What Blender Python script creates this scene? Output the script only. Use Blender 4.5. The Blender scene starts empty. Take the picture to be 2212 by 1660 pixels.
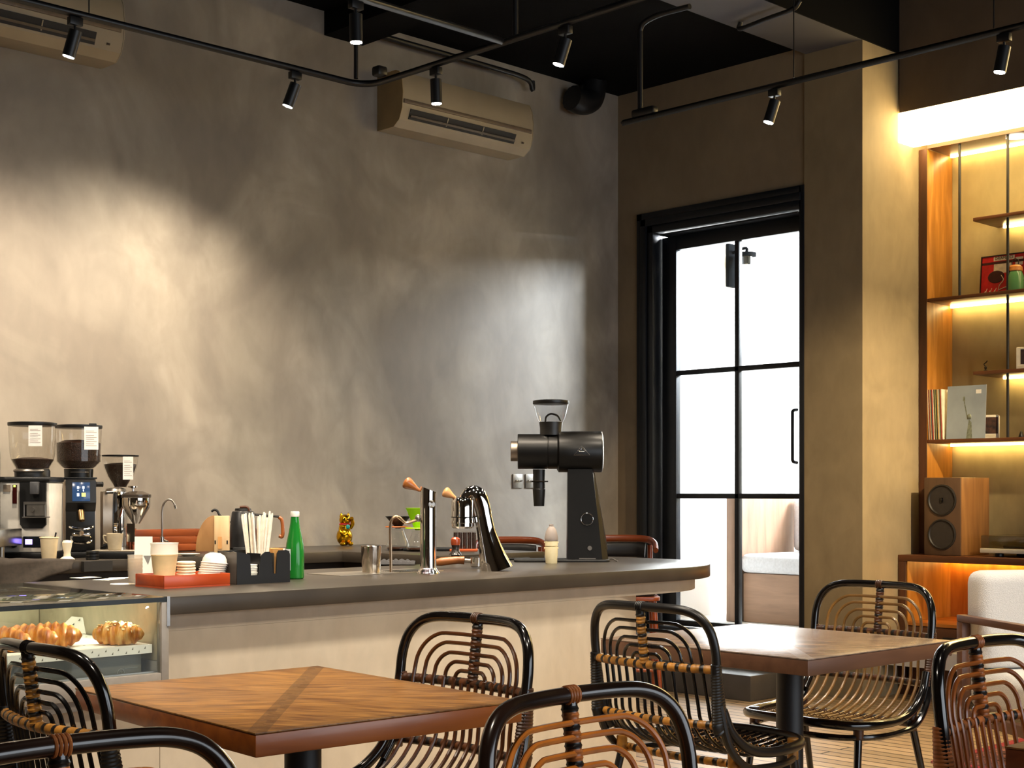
# a cafe corner: cement wall, plaster bar, rattan chairs, glazed door, lit shelf alcove
SKY = 1.3; EXPO = 1.5; CASE_E = 6; DAY = (560, 60)
SP = (80,95,70,65,60,40,45)
# unseen spots added for brightness, save the inferred one on the column: (place, aim, power, cone, softness)
UNSEEN_SPOTS = [((1.2,1.5,3.3),(2.1,2.9,.75),60,1.5,1),((3.2,1.2,3.3),(4.1,2.9,.75),60,1.5,1),((5.2,1.4,3.3),(5.0,2.4,0),80,1.5,1),((2.3,3.1,3.3),(2.7,4.1,.3),100,1.6,1),((3.7,3.2,3.3),(3.9,4.1,.3),70,1.6,1),((5.2,3.0,3.3),(5.1,4.1,.4),50,1.6,1),((.7,3.2,3.3),(2.0,4.3,.6),80,1.5,1),((6.6,1.9,3.2),(7.75,4.7,1.45),300,.62,1,(1.0,.76,.44)),((1.0,5.2,3.3),(1.6,6.5,1.4),80,2.2,1)]
import bpy, bmesh, math, random
from mathutils import Vector, Matrix, Euler
random.seed(7)
C = bpy.context.scene.collection
PI = math.pi
# ---------------------------------------------------------------- camera model (2212 x 1660 photograph)
F = 3110.0; CX = 1106.0; HY = 1065.0; H = 1.25
AZ = math.radians(45.70)
FW = Vector((math.cos(AZ), math.sin(AZ), 0)); RT = Vector((math.sin(AZ), -math.cos(AZ), 0))
CAM_ROT = AZ - PI/2                      # local x = image right, local y = away from the camera
def ray(px, py): return FW + RT*((px-CX)/F) + Vector((0,0,(HY-py)/F))
def onZ(px, py, z): d = (z-H)/((HY-py)/F); v = ray(px,py)*d; return Vector((v.x, v.y, z))
def onX(px, py, X): r = ray(px,py); v = r*(X/r.x); return Vector((X, v.y, H+v.z))
def onY(px, py, Y): r = ray(px,py); v = r*(Y/r.y); return Vector((v.x, Y, H+v.z))
def depth(v): return FW.x*v.x + FW.y*v.y
def sc(v): return depth(v)/F             # metres per photo pixel at that depth
# ---------------------------------------------------------------- materials
def lin(h):
    if not isinstance(h, str): return tuple(h)+((1.0,) if len(h)==3 else ())
    h = h.lstrip('#'); o = []
    for i in (0,2,4):
        c = int(h[i:i+2],16)/255; o.append(c/12.92 if c<=.04045 else ((c+.055)/1.055)**2.4)
    return tuple(o)+(1.0,)
_M = {}
def newmat(name):
    m = bpy.data.materials.new(name); m.use_nodes = True
    nt = m.node_tree; nt.nodes.clear()
    out = nt.nodes.new('ShaderNodeOutputMaterial'); return m, nt, out
def P(name, col, rough=.5, metal=0, noise=.06, nscale=30, coat=0, emis=None, es=0, spec=.5, bump=0, sss=0):
    """principled material with a faint procedural variation of its colour"""
    if name in _M: return _M[name]
    m, nt, out = newmat(name); N = nt.nodes.new; L = nt.links.new
    b = N('ShaderNodeBsdfPrincipled'); L(b.outputs[0], out.inputs[0])
    c = lin(col)
    if noise:
        tc = N('ShaderNodeTexCoord'); nz = N('ShaderNodeTexNoise'); nz.inputs['Scale'].default_value = nscale; nz.inputs['Detail'].default_value = 4
        L(tc.outputs['Object'], nz.inputs['Vector'])
        rp = N('ShaderNodeValToRGB'); rp.color_ramp.elements[0].position = .3; rp.color_ramp.elements[1].position = .7
        rp.color_ramp.elements[0].color = tuple(x*(1-noise*2) for x in c[:3])+(1,)
        rp.color_ramp.elements[1].color = tuple(min(1,x*(1+noise*2)) for x in c[:3])+(1,)
        L(nz.outputs['Fac'], rp.inputs[0]); L(rp.outputs[0], b.inputs['Base Color'])
        if bump:
            bp = N('ShaderNodeBump'); bp.inputs['Strength'].default_value = bump; bp.inputs['Distance'].default_value = .004
            L(nz.outputs['Fac'], bp.inputs['Height']); L(bp.outputs[0], b.inputs['Normal'])
    else: b.inputs['Base Color'].default_value = c
    b.inputs['Roughness'].default_value = rough; b.inputs['Metallic'].default_value = metal
    b.inputs['Specular IOR Level'].default_value = spec
    b.inputs['Coat Weight'].default_value = coat; b.inputs['Coat Roughness'].default_value = .08
    if emis: b.inputs['Emission Color'].default_value = lin(emis); b.inputs['Emission Strength'].default_value = es
    if sss: b.inputs['Subsurface Weight'].default_value = sss; b.inputs['Subsurface Radius'].default_value = (.02,.02,.02)
    _M[name] = m; return m
def wood(name, c1, c2, scale=6, axis='X', rough=.4, stretch=12, coat=0, c3=None):
    """streaky wood grain running along AXIS of the object's own space"""
    if name in _M: return _M[name]
    m, nt, out = newmat(name); N = nt.nodes.new; L = nt.links.new
    b = N('ShaderNodeBsdfPrincipled'); L(b.outputs[0], out.inputs[0])
    tc = N('ShaderNodeTexCoord'); mp = N('ShaderNodeMapping')
    s = [scale*stretch/4]*3; s['XYZ'.index(axis)] = scale/4
    mp.inputs['Scale'].default_value = s
    L(tc.outputs['Object'], mp.inputs[0])
    nz = N('ShaderNodeTexNoise'); nz.inputs['Scale'].default_value = 2; nz.inputs['Detail'].default_value = 7; nz.inputs['Distortion'].default_value = .5
    L(mp.outputs[0], nz.inputs['Vector'])
    rp = N('ShaderNodeValToRGB'); e = rp.color_ramp.elements
    e[0].position = .3; e[1].position = .7; e[0].color = lin(c1); e[1].color = lin(c2)
    if c3: x = e.new(.5); x.color = lin(c3)
    L(nz.outputs['Fac'], rp.inputs[0]); L(rp.outputs[0], b.inputs['Base Color'])
    b.inputs['Roughness'].default_value = rough; b.inputs['Coat Weight'].default_value = coat; b.inputs['Coat Roughness'].default_value = .12
    bp = N('ShaderNodeBump'); bp.inputs['Strength'].default_value = .15; bp.inputs['Distance'].default_value = .002
    L(nz.outputs['Fac'], bp.inputs['Height']); L(bp.outputs[0], b.inputs['Normal'])
    _M[name] = m; return m
def glass(name, tint=(1,1,1), refl=1.0, rough=.01):
    """thin clear sheet: mostly see-through, mirror-like at grazing angles"""
    if name in _M: return _M[name]
    m, nt, out = newmat(name); N = nt.nodes.new; L = nt.links.new
    t = N('ShaderNodeBsdfTransparent'); t.inputs[0].default_value = tuple(tint)+(1,)
    g = N('ShaderNodeBsdfGlossy'); g.inputs['Roughness'].default_value = rough
    f = N('ShaderNodeLayerWeight'); f.inputs['Blend'].default_value = .5
    p5 = N('ShaderNodeMath'); p5.operation = 'POWER'; p5.inputs[1].default_value = 4.0; L(f.outputs['Facing'], p5.inputs[0])
    k = N('ShaderNodeMath'); k.operation = 'MULTIPLY_ADD'; k.inputs[1].default_value = .85*refl; k.inputs[2].default_value = .045*refl
    L(p5.outputs[0], k.inputs[0])
    x = N('ShaderNodeMixShader'); L(k.outputs[0], x.inputs[0]); L(t.outputs[0], x.inputs[1]); L(g.outputs[0], x.inputs[2])
    L(x.outputs[0], out.inputs[0]); _M[name] = m; return m
def frost(name, col, amount=.5, rough=.3):
    """milky plastic: part diffuse, part see-through"""
    if name in _M: return _M[name]
    m, nt, out = newmat(name); N = nt.nodes.new; L = nt.links.new
    t = N('ShaderNodeBsdfTransparent'); t.inputs[0].default_value = lin(col)
    b = N('ShaderNodeBsdfPrincipled'); b.inputs['Base Color'].default_value = lin(col); b.inputs['Roughness'].default_value = rough
    nz = N('ShaderNodeTexNoise'); nz.inputs['Scale'].default_value = 40
    k = N('ShaderNodeMath'); k.operation = 'MULTIPLY_ADD'; k.inputs[1].default_value = .08; k.inputs[2].default_value = amount-.04
    L(nz.outputs['Fac'], k.inputs[0])
    x = N('ShaderNodeMixShader'); L(k.outputs[0], x.inputs[0]); L(t.outputs[0], x.inputs[1]); L(b.outputs[0], x.inputs[2])
    L(x.outputs[0], out.inputs[0]); _M[name] = m; return m
def emit(name, col, s):
    if name in _M: return _M[name]
    m, nt, out = newmat(name)
    e = nt.nodes.new('ShaderNodeEmission'); e.inputs[0].default_value = lin(col); e.inputs[1].default_value = s
    nt.links.new(e.outputs[0], out.inputs[0]); _M[name] = m; return m
def plaster(name, ca, cb, cc, scale=1.0, rough=.75, bump=.25):
    """trowelled cement: large clouds, mid blotches, fine smears"""
    if name in _M: return _M[name]
    m, nt, out = newmat(name); N = nt.nodes.new; L = nt.links.new
    b = N('ShaderNodeBsdfPrincipled'); L(b.outputs[0], out.inputs[0])
    tc = N('ShaderNodeTexCoord')
    def nz(s, det, dist, zs=1.0, off=0):
        mp = N('ShaderNodeMapping'); mp.inputs['Scale'].default_value = (s*scale, s*scale, s*scale*zs); mp.inputs['Location'].default_value = (off,off*1.7,off*.3)
        n = N('ShaderNodeTexNoise'); n.inputs['Scale'].default_value = 1; n.inputs['Detail'].default_value = det; n.inputs['Distortion'].default_value = dist
        L(tc.outputs['Object'], mp.inputs[0]); L(mp.outputs[0], n.inputs['Vector']); return n
    n1 = nz(1.1, 6, 1.1, .9); n2 = nz(2.6, 8, 1.6, .8, 3.1); n3 = nz(14, 6, .4, .45, 9.2)
    r1 = N('ShaderNodeValToRGB'); e = r1.color_ramp.elements
    e[0].position = .36; e[1].position = .66; e[0].color = lin(ca); e[1].color = lin(cb)
    L(n1.outputs['Fac'], r1.inputs[0])
    r2 = N('ShaderNodeValToRGB'); e = r2.color_ramp.elements
    e[0].position = .42; e[1].position = .85; e[0].color = (0,0,0,1); e[1].color = (.85,.85,.85,1)
    L(n2.outputs['Fac'], r2.inputs[0])
    mx = N('ShaderNodeMixRGB'); L(r2.outputs[0], mx.inputs[0]); L(r1.outputs[0], mx.inputs[1]); mx.inputs[2].default_value = lin(cc)
    r3 = N('ShaderNodeValToRGB'); e = r3.color_ramp.elements
    e[0].position = .3; e[1].position = .7; e[0].color = (.9,.9,.9,1); e[1].color = (1,1,1,1)
    L(n3.outputs['Fac'], r3.inputs[0])
    m2 = N('ShaderNodeMixRGB'); m2.blend_type = 'MULTIPLY'; m2.inputs[0].default_value = 1
    L(mx.outputs[0], m2.inputs[1]); L(r3.outputs[0], m2.inputs[2]); L(m2.outputs[0], b.inputs['Base Color'])
    b.inputs['Roughness'].default_value = rough
    bp = N('ShaderNodeBump'); bp.inputs['Strength'].default_value = bump; bp.inputs['Distance'].default_value = .006
    L(n2.outputs['Fac'], bp.inputs['Height']); L(bp.outputs[0], b.inputs['Normal'])
    _M[name] = m; return m
# ---------------------------------------------------------------- mesh builder
def catmull(pts, n=6, closed=False):
    pts = [Vector(p) for p in pts]; out = []; k = len(pts)
    rng = range(k if closed else k-1)
    for i in rng:
        p1 = pts[i]; p2 = pts[(i+1)%k]
        p0 = pts[i-1] if (i>0 or closed) else p1*2-p2
        p3 = pts[(i+2)%k] if (i+2<k or closed) else p2*2-p1
        for j in range(n):
            t = j/n; t2=t*t; t3=t2*t
            out.append(.5*((2*p1)+(-p0+p2)*t+(2*p0-5*p1+4*p2-p3)*t2+(-p0+3*p1-3*p2+p3)*t3))
    if not closed: out.append(pts[-1])
    return out
def arc(cx, cy, r, a0, a1, n=8):
    return [(cx+r*math.cos(a0+(a1-a0)*i/n), cy+r*math.sin(a0+(a1-a0)*i/n)) for i in range(n+1)]
def rrect(x0, y0, x1, y1, r, n=5):
    return (arc(x1-r,y1-r,r,0,PI/2,n)+arc(x0+r,y1-r,r,PI/2,PI,n)+arc(x0+r,y0+r,r,PI,1.5*PI,n)+arc(x1-r,y0+r,r,1.5*PI,2*PI,n))
class MB:
    def __init__(s): s.b = bmesh.new()
    def box(s, c, size, rot=None, bev=0, mi=0, seg=2):
        M = Matrix.Translation(Vector(c))
        if rot is not None: M = M @ (rot.to_matrix().to_4x4() if isinstance(rot, Euler) else Matrix.Rotation(rot,4,'Z'))
        M = M @ Matrix.Diagonal((size[0],size[1],size[2],1))
        g = bmesh.ops.create_cube(s.b, size=1.0, matrix=M); vs = g['verts']
        fs = {f for v in vs for f in v.link_faces}
        for f in fs: f.material_index = mi
        if bev:
            es = list({e for v in vs for e in v.link_edges})
            r = bmesh.ops.bevel(s.b, geom=es, offset=bev, segments=seg, profile=.5, affect='EDGES')
            for f in r['faces']: f.material_index = mi
        return s
    def span(s, x0,x1,y0,y1,z0,z1, bev=0, mi=0, seg=2):
        return s.box(((x0+x1)/2,(y0+y1)/2,(z0+z1)/2),(abs(x1-x0),abs(y1-y0),abs(z1-z0)),bev=bev,mi=mi,seg=seg)
    def rings(s, rings, closed=False, caps=True, mi=0, mfun=None):
        R = [[s.b.verts.new(p) for p in r] for r in rings]; n = len(R[0]); k = len(R)
        for i in range(k if closed else k-1):
            a = R[i]; c = R[(i+1)%k]; m = mfun(i) if mfun else mi
            for j in range(n):
                f = s.b.faces.new((a[j], a[(j+1)%n], c[(j+1)%n], c[j])); f.material_index = m; f.smooth = True
        if caps and not closed:
            f = s.b.faces.new(list(reversed(R[0]))); f.material_index = mfun(0) if mfun else mi
            f = s.b.faces.new(R[-1]); f.material_index = mfun(k-2) if mfun else mi
        return s
    def tube(s, pts, r, seg=8, closed=False, mi=0, mfun=None, up=None, rb=None, caps=True):
        pts = [Vector(p) for p in pts]; k = len(pts)
        rr = r if callable(r) else (lambda t: r)
        rbf = rr if rb is None else (rb if callable(rb) else (lambda t: rb))
        T = []
        for i in range(k):
            a = pts[i-1] if (i>0 or closed) else pts[i]; c = pts[(i+1)%k] if (i<k-1 or closed) else pts[i]
            t = (c-a); T.append(t.normalized() if t.length>1e-9 else Vector((0,0,1)))
        u = Vector(up) if up else (Vector((0,0,1)) if abs(T[0].z)<.9 else Vector((1,0,0)))
        n = (u - T[0]*u.dot(T[0])).normalized(); rings = []
        for i in range(k):
            n = n - T[i]*n.dot(T[i])
            if n.length<1e-6: n = T[i].orthogonal()
            n.normalize(); bb = T[i].cross(n); f = i/max(1,k-1)
            a, b2 = rr(f), rbf(f)
            rings.append([pts[i]+n*(a*math.cos(2*PI*j/seg))+bb*(b2*math.sin(2*PI*j/seg)) for j in range(seg)])
        return s.rings(rings, closed, caps, mi, mfun)
    def cyl(s, p0, p1, r0, r1=None, seg=20, mi=0):
        r1 = r0 if r1 is None else r1; p0=Vector(p0); p1=Vector(p1)
        return s.tube([p0,p1], lambda t: r0+(r1-r0)*t, seg, mi=mi)
    def lathe(s, prof, o=(0,0,0), axis='Z', seg=28, mi=0, M=None, caps=True, sx=1, sy=1):
        """prof: list of (radius, height)"""
        o = Vector(o); rings = []
        for r, h in prof:
            ring = []
            for j in range(seg):
                a = 2*PI*j/seg; p = Vector((max(r,1e-5)*math.cos(a)*sx, max(r,1e-5)*math.sin(a)*sy, h))
                if axis=='X': p = Vector((p.z,p.x,p.y))
                elif axis=='Y': p = Vector((p.y,p.z,p.x))
                if M: p = M @ p
                ring.append(o+p)
            rings.append(ring)
        return s.rings(rings, False, caps, mi)
    def prism(s, poly, h0, h1, plane='XY', mi=0, bev=0):
        """poly in 2-D, extruded from h0 to h1 along the remaining axis"""
        def m(p,h):
            return {'XY':(p[0],p[1],h),'XZ':(p[0],h,p[1]),'YZ':(h,p[0],p[1])}[plane]
        a = [s.b.verts.new(m(p,h0)) for p in poly]; c = [s.b.verts.new(m(p,h1)) for p in poly]; n = len(poly)
        fs = []
        for j in range(n): fs.append(s.b.faces.new((a[j],a[(j+1)%n],c[(j+1)%n],c[j])))
        fs.append(s.b.faces.new(list(reversed(a)))); fs.append(s.b.faces.new(c))
        for f in fs: f.material_index = mi
        bmesh.ops.recalc_face_normals(s.b, faces=fs)
        if bev:
            es = list(set(fs[-1].edges)|set(fs[-2].edges))
            r = bmesh.ops.bevel(s.b, geom=es, offset=bev, segments=2, profile=.5, affect='EDGES')
            for f in r['faces']: f.material_index = mi
        return s
    def ball(s, c, r, sc=(1,1,1), mi=0, rot=None, sub=3):
        M = Matrix.Translation(Vector(c))
        if rot: M = M @ rot.to_matrix().to_4x4()
        M = M @ Matrix.Diagonal((r*sc[0],r*sc[1],r*sc[2],1))
        g = bmesh.ops.create_icosphere(s.b, subdivisions=sub, radius=1, matrix=M)
        for v in g['verts']:
            for f in v.link_faces: f.material_index = mi; f.smooth = True
        return s
    def quad(s, pts, mi=0):
        f = s.b.faces.new([s.b.verts.new(p) for p in pts]); f.material_index = mi; return s
    def build(s, name, mats, parent=None, smooth=35, loc=None, rot=None):
        me = bpy.data.meshes.new(name)
        bmesh.ops.recalc_face_normals(s.b, faces=s.b.faces)
        s.b.to_mesh(me); s.b.free()
        for m in (mats if isinstance(mats,(list,tuple)) else [mats]): me.materials.append(m)
        if smooth:
            me.shade_smooth(); me.set_sharp_from_angle(angle=math.radians(smooth))
        o = bpy.data.objects.new(name, me); C.objects.link(o)
        if parent: o.parent = parent
        if loc is not None: o.location = loc
        if rot is not None: o.rotation_euler = (0,0,rot)
        return o
def thing(name, label, cat, loc=(0,0,0), rot=0, group=None):
    o = bpy.data.objects.new(name, None); C.objects.link(o); o.empty_display_size = .05
    o.location = loc; o.rotation_euler = (0,0,rot); o['label'] = label; o['category'] = cat
    if group: o['group'] = group
    return o
def tag(o, label, cat, group=None, kind=None):
    o['label'] = label; o['category'] = cat
    if group: o['group'] = group
    if kind: o['kind'] = kind
    return o
def struct(name, mb, mat, label=None, smooth=35):
    o = mb.build(name, mat, smooth=smooth); o['kind'] = 'structure'
    if label: o['label'] = label; o['category'] = name.split('_')[0]
    return o
def text(name, body, size, mat, parent, loc, rot, depth=.0004, align='CENTER'):
    cu = bpy.data.curves.new(name, 'FONT'); cu.body = body; cu.size = size; cu.align_x = align; cu.align_y = 'CENTER'; cu.extrude = depth
    t = bpy.data.objects.new(name+'_tmp', cu); C.objects.link(t)
    dg = bpy.context.evaluated_depsgraph_get(); me = bpy.data.meshes.new_from_object(t.evaluated_get(dg))
    bpy.data.objects.remove(t); me.materials.clear(); me.materials.append(mat)
    o = bpy.data.objects.new(name, me); C.objects.link(o); o.parent = parent; o.location = loc; o.rotation_euler = rot
    return o
def copy_thing(o, loc, rot, label):
    r = o.copy(); C.objects.link(r); r.location = loc; r.rotation_euler = (0,0,rot); r['label'] = label
    for ch in list(o.children):
        c = ch.copy(); C.objects.link(c); c.parent = r
        for g in list(ch.children):
            d = g.copy(); C.objects.link(d); d.parent = c
    return r
# ================================================================= the room
YW = 6.70; XW = 7.576; ZC = 4.03; YC = 4.73; XU = 7.964; XN = 8.22; XB = 8.541; ZF = .30
CT = .91; CB = .945                     # front counter and back counter heights
plast = plaster('trowelled_cement', '#857b6f', '#ada394', '#7f766b', 1.0, .62, .10)
plast2 = plaster('cream_plaster', '#b9ad9a', '#c9bda9', '#b3a591', 1.3, .7, .12)
plast_d = plaster('warm_lit_cement', '#8a7a63', '#97866d', '#84745e', 1.0, .7, .12)  # door wall's copy of the cement, browned to hold the warm light there
brownwall = plaster('brown_plaster', '#5e503f', '#6a5b48', '#594b3a', 1.0, .8, .1)
colwall = plaster('column_plaster', '#8f7f63', '#9d8c6d', '#85765a', 1.2, .75, .15)
blackpaint = P('black_ceiling_paint', '#0b0b0c', .85, noise=.05, nscale=3, spec=.08)
blackmetal = P('black_metal', '#121214', .42, noise=.05)
doorblack = P('black_door_paint', '#12151b', .38, noise=.04, nscale=8)
white_out = P('white_render', '#eceae6', .85, noise=.03, nscale=2)
# floor: boards running along Y
def boards(name):
    m, nt, out = newmat(name); N = nt.nodes.new; L = nt.links.new
    b = N('ShaderNodeBsdfPrincipled'); L(b.outputs[0], out.inputs[0]); b.inputs['Roughness'].default_value = .42
    tc = N('ShaderNodeTexCoord'); mp = N('ShaderNodeMapping'); mp.inputs['Rotation'].default_value = (0,0,PI/2); L(tc.outputs['Object'], mp.inputs[0])
    br = N('ShaderNodeTexBrick'); br.offset = .37; br.inputs['Scale'].default_value = 1; br.inputs['Brick Width'].default_value = 1.3; br.inputs['Row Height'].default_value = .085
    br.inputs['Mortar Size'].default_value = .006; br.inputs['Color1'].default_value = lin('#b89c78'); br.inputs['Color2'].default_value = lin('#98805f'); br.inputs['Mortar'].default_value = lin('#1d150f')
    L(mp.outputs[0], br.inputs[0])
    m2 = N('ShaderNodeMapping'); m2.inputs['Scale'].default_value = (30,1.6,1); L(tc.outputs['Object'], m2.inputs[0])
    nz = N('ShaderNodeTexNoise'); nz.inputs['Scale'].default_value = 2; nz.inputs['Detail'].default_value = 6; L(m2.outputs[0], nz.inputs['Vector'])
    rp = N('ShaderNodeValToRGB'); rp.color_ramp.elements[0].color = (.55,.55,.55,1); rp.color_ramp.elements[1].color = (1.1,1.1,1.1,1); L(nz.outputs['Fac'], rp.inputs[0])
    mx = N('ShaderNodeMixRGB'); mx.blend_type = 'MULTIPLY'; mx.inputs[0].default_value = .8; L(br.outputs['Color'], mx.inputs[1]); L(rp.outputs[0], mx.inputs[2]); L(mx.outputs[0], b.inputs['Base Color'])
    bp = N('ShaderNodeBump'); bp.inputs['Strength'].default_value = .4; bp.inputs['Distance'].default_value = .003; bp.invert = True; L(br.outputs['Fac'], bp.inputs['Height']); L(bp.outputs[0], b.inputs['Normal'])
    _M[name] = m; return m
floor_m = boards('floor_boards')
X0, X1, Y0 = -3.0, 9.2, -3.2
struct('floor', MB().span(X0,X1,Y0,YW+.2,-.1,0), floor_m)
ZH = 4.95                                # the hall is taller than the bay by the wall
struct('ceiling', MB().span(X0,X1,YC+.001,YW+.2,ZC,ZC+.15), blackpaint)
struct('ceiling_hall', MB().span(X0,X1,Y0,YC,ZH,ZH+.15), blackpaint)
struct('trim_beam_side', MB().span(X0,X1,YC+.001,YC+.2,ZC+.151,ZH+.15), blackpaint)
struct('wall_left', MB().span(X0,XW+.25,YW,YW+.2,0,ZC), plast)
# door wall with the opening: Y 5.135..6.51, up to 3.17
DY0, DY1, DZ1 = 5.145, 6.513, 3.17
w = MB(); w.span(XW,XW+.2,DY1,YW,0,ZC); w.span(XW,XW+.2,DY0,DY1,DZ1,ZC); w.span(XW,XW+.2,DY0,DY1,-.1,ZF)
struct('wall_door', w, plast_d)
struct('wall_column', MB().span(XW-.012,8.6,YC,DY0,0,ZC-.045), colwall)
struct('wall_alcove', MB().span(XU,8.75,1.2,YC-.0125,3.61,ZH), brownwall)
struct('wall_alcove_back', MB().span(XB,XB+.1,1.2,YC,0,3.61), plaster('alcove_plaster','#a39266','#ae9d70','#96865b',1.2,.75,.1))
struct('wall_right', MB().span(X1-.1,X1,Y0,1.2,0,ZH), brownwall)
struct('wall_right_return', MB().span(XU,X1,1.0,1.2,0,ZH), brownwall)
w = MB(); w.span(X0,1.0,Y0,Y0+.15,0,ZH); w.span(7.0,X1,Y0,Y0+.15,0,ZH); w.span(1.0,7.0,Y0,Y0+.15,2.9,ZH); w.span(1.0,7.0,Y0,Y0+.15,0,.35)
struct('wall_street', w, brownwall)
struct('wall_rear', MB().span(X0,X0+.15,Y0,YW,0,ZH), brownwall)
# ceiling beams
struct('trim_beam_column', MB().span(2.0,XW-.013,YC+.002,DY0-.01,ZC-.05,ZC-.001), P('door_lit_soffit','#55555a',.7,noise=.04,nscale=4))  # underside coloured lighter than the black beam, for daylight from the door
struct('trim_beam_wall', MB().span(5.024,5.305,DY0,YW-.001,3.89,ZC-.001), blackpaint)
struct('trim_beam_face', MB().span(X0,XU-.001,YC-.012,YC,ZC-.05,ZH-.001), blackpaint)
# ----- door (casing, leaf with six panes, handle)
d1 = thing('door_1', 'black six-pane glazed door in a black moulded casing', 'door', (XW,0,0)); d1['kind'] = 'structure'
c = MB()
for k,(w0,t) in enumerate(((.0,.02),(.045,.035),(.095,.02))):
    a, b2 = w0, w0+.05
    c.span(-t,.10,DY1-b2,DY1-a,ZF,DZ1-a,bev=.004); c.span(-t,.10,DY0+.02,DY1-a,DZ1-b2,DZ1-a,bev=.004)
c.span(-.02,.1,DY0,DY0+.035,ZF,DZ1,bev=.003)
c.span(.0,.1,DY0+.035,DY1-.14,ZF,ZF+.04)
c.build('casing', doorblack, d1)
LX = .075; GY0, GY1 = 5.219, 6.24; GZ0, GZ1 = .385, 2.905; MY = onX(1594,800,XW+LX+.02).y
leaf = MB(); leaf.span(LX,LX+.05,GY1,DY1-.15,ZF+.045,3.0,bev=.004); leaf.span(LX,LX+.05,DY0+.04,GY0,ZF+.045,3.0,bev=.004)
leaf.span(LX,LX+.05,GY0,GY1,GZ1,3.0,bev=.004); leaf.span(LX,LX+.05,GY0,GY1,ZF+.045,GZ0,bev=.004)
leaf.span(LX+.005,LX+.045,MY-.017,MY+.017,GZ0,GZ1,bev=.003)
for z in (1.228,2.065): leaf.span(LX+.005,LX+.045,GY0,GY1,z-.017,z+.017,bev=.003)
lf = leaf.build('door_leaf', doorblack, d1)
MB().span(LX+.022,LX+.028,GY0,GY1,GZ0,GZ1).build('pane', glass('door_glass',(.93,.95,.96),.8), lf)
hp = [(LX-.005,5.255,1.44),(LX-.05,5.255,1.45),(LX-.055,5.255,1.50),(LX-.055,5.255,1.72),(LX-.05,5.255,1.765),(LX-.005,5.255,1.775)]
MB().tube(catmull(hp,5),.011,10).build('door_handle', blackmetal, lf)
MB().span(-.01,.09,DY0+.05,DY1-.2,3.0,3.012).build('transom_bar', doorblack, d1)
# entrance steps (black edged)
stepm = P('dark_step_stone','#4a4744',.38,noise=.1,nscale=6)
o = MB().span(7.02,XW-.013,DY0+.01,YW-.002,0,.155,bev=.006).build('entrance_step', [stepm]); tag(o,'low dark step below the threshold, under the glazed door','step')
o = MB().span(7.30,XW-.001,DY0+.01,YW-.002,.156,ZF,bev=.006).build('entrance_step', [stepm]); tag(o,'upper dark step, right at the sill of the glazed door','step')
# skirting along door wall
# ----- outside the door
struct('ground_outside', MB().span(XW+.2,14,2.0,9,ZF-.1,ZF), P('pale_paving','#d9d6d0',.8,noise=.05,nscale=5))
struct('wall_outside_left', MB().span(XW+.25,14,6.95,7.15,ZF,4.4), white_out)
struct('wall_outside_far', MB().span(12.0,12.2,2.0,6.95,ZF,4.4), white_out)
slate = P('slate_lamp_paint','#07090b',.9,noise=.05,spec=.05)
wl = thing('wall_lamp','black outdoor lantern with a clear glass cylinder, seen through the top panes','lamp', onY(1577,575,6.95))
s = sc(wl.location)
MB().span(-.055,.055,-.03,0,-.17,.17,bev=.004).build('backplate', slate, wl)
MB().tube(catmull([(0,-.03,.10),(.0,-.10,.12),(0,-.16,.12),(0,-.16,.09)],4),.012,8).build('arm', slate, wl)
MB().lathe([(0.02,.09),(.075,.085),(.075,.055),(.045,.05),(.045,-.0),(.0,-.0)],(0,-.16,0)).build('cap', slate, wl)
MB().lathe([(.06,.05),(.06,-.27),(.02,-.275)],(0,-.16,0),caps=False).build('glass_cylinder', glass('lamp_glass',(.92,.95,.95),1), wl)
MB().lathe([(.012,0),(.02,-.04),(.03,-.09),(.018,-.125),(0,-.13)],(0,-.16,0)).build('bulb', frost('bulb_glass','#fff2dd',.35), wl)
# bench beyond the door
bw = wood('bench_wood','#8a6a52','#a98468',5,'Y',.6,8); bwv = wood('bench_wood_dark','#71543f','#8a6a52',5,'Z',.6,8)
bo = onZ(1605,1344,ZF); BX = bo.x
bn = thing('outdoor_bench','built-in outdoor bench with wooden base and pale cushions, seen through the lowest panes','bench',(BX,0,ZF))
by1 = bo.y
MB().span(0,.75,5.2,by1,0,.36,bev=.01).build('base', bw, bn)
MB().span(-.02,.78,5.2,by1+.02,.362,.50,bev=.045,seg=4).build('seat_cushion', P('pale_linen','#d9d9dc',.9,noise=.04,nscale=60), bn)
MB().span(.62,.78,5.2,by1,.502,.92,bev=.04,seg=3).build('back_cushion', P('pale_linen','#d9d9dc',.9), bn)
MB().span(-.06,.70,by1+.03,by1+.11,0,.93,bev=.008).build('end_panel', bwv, bn)
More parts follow.
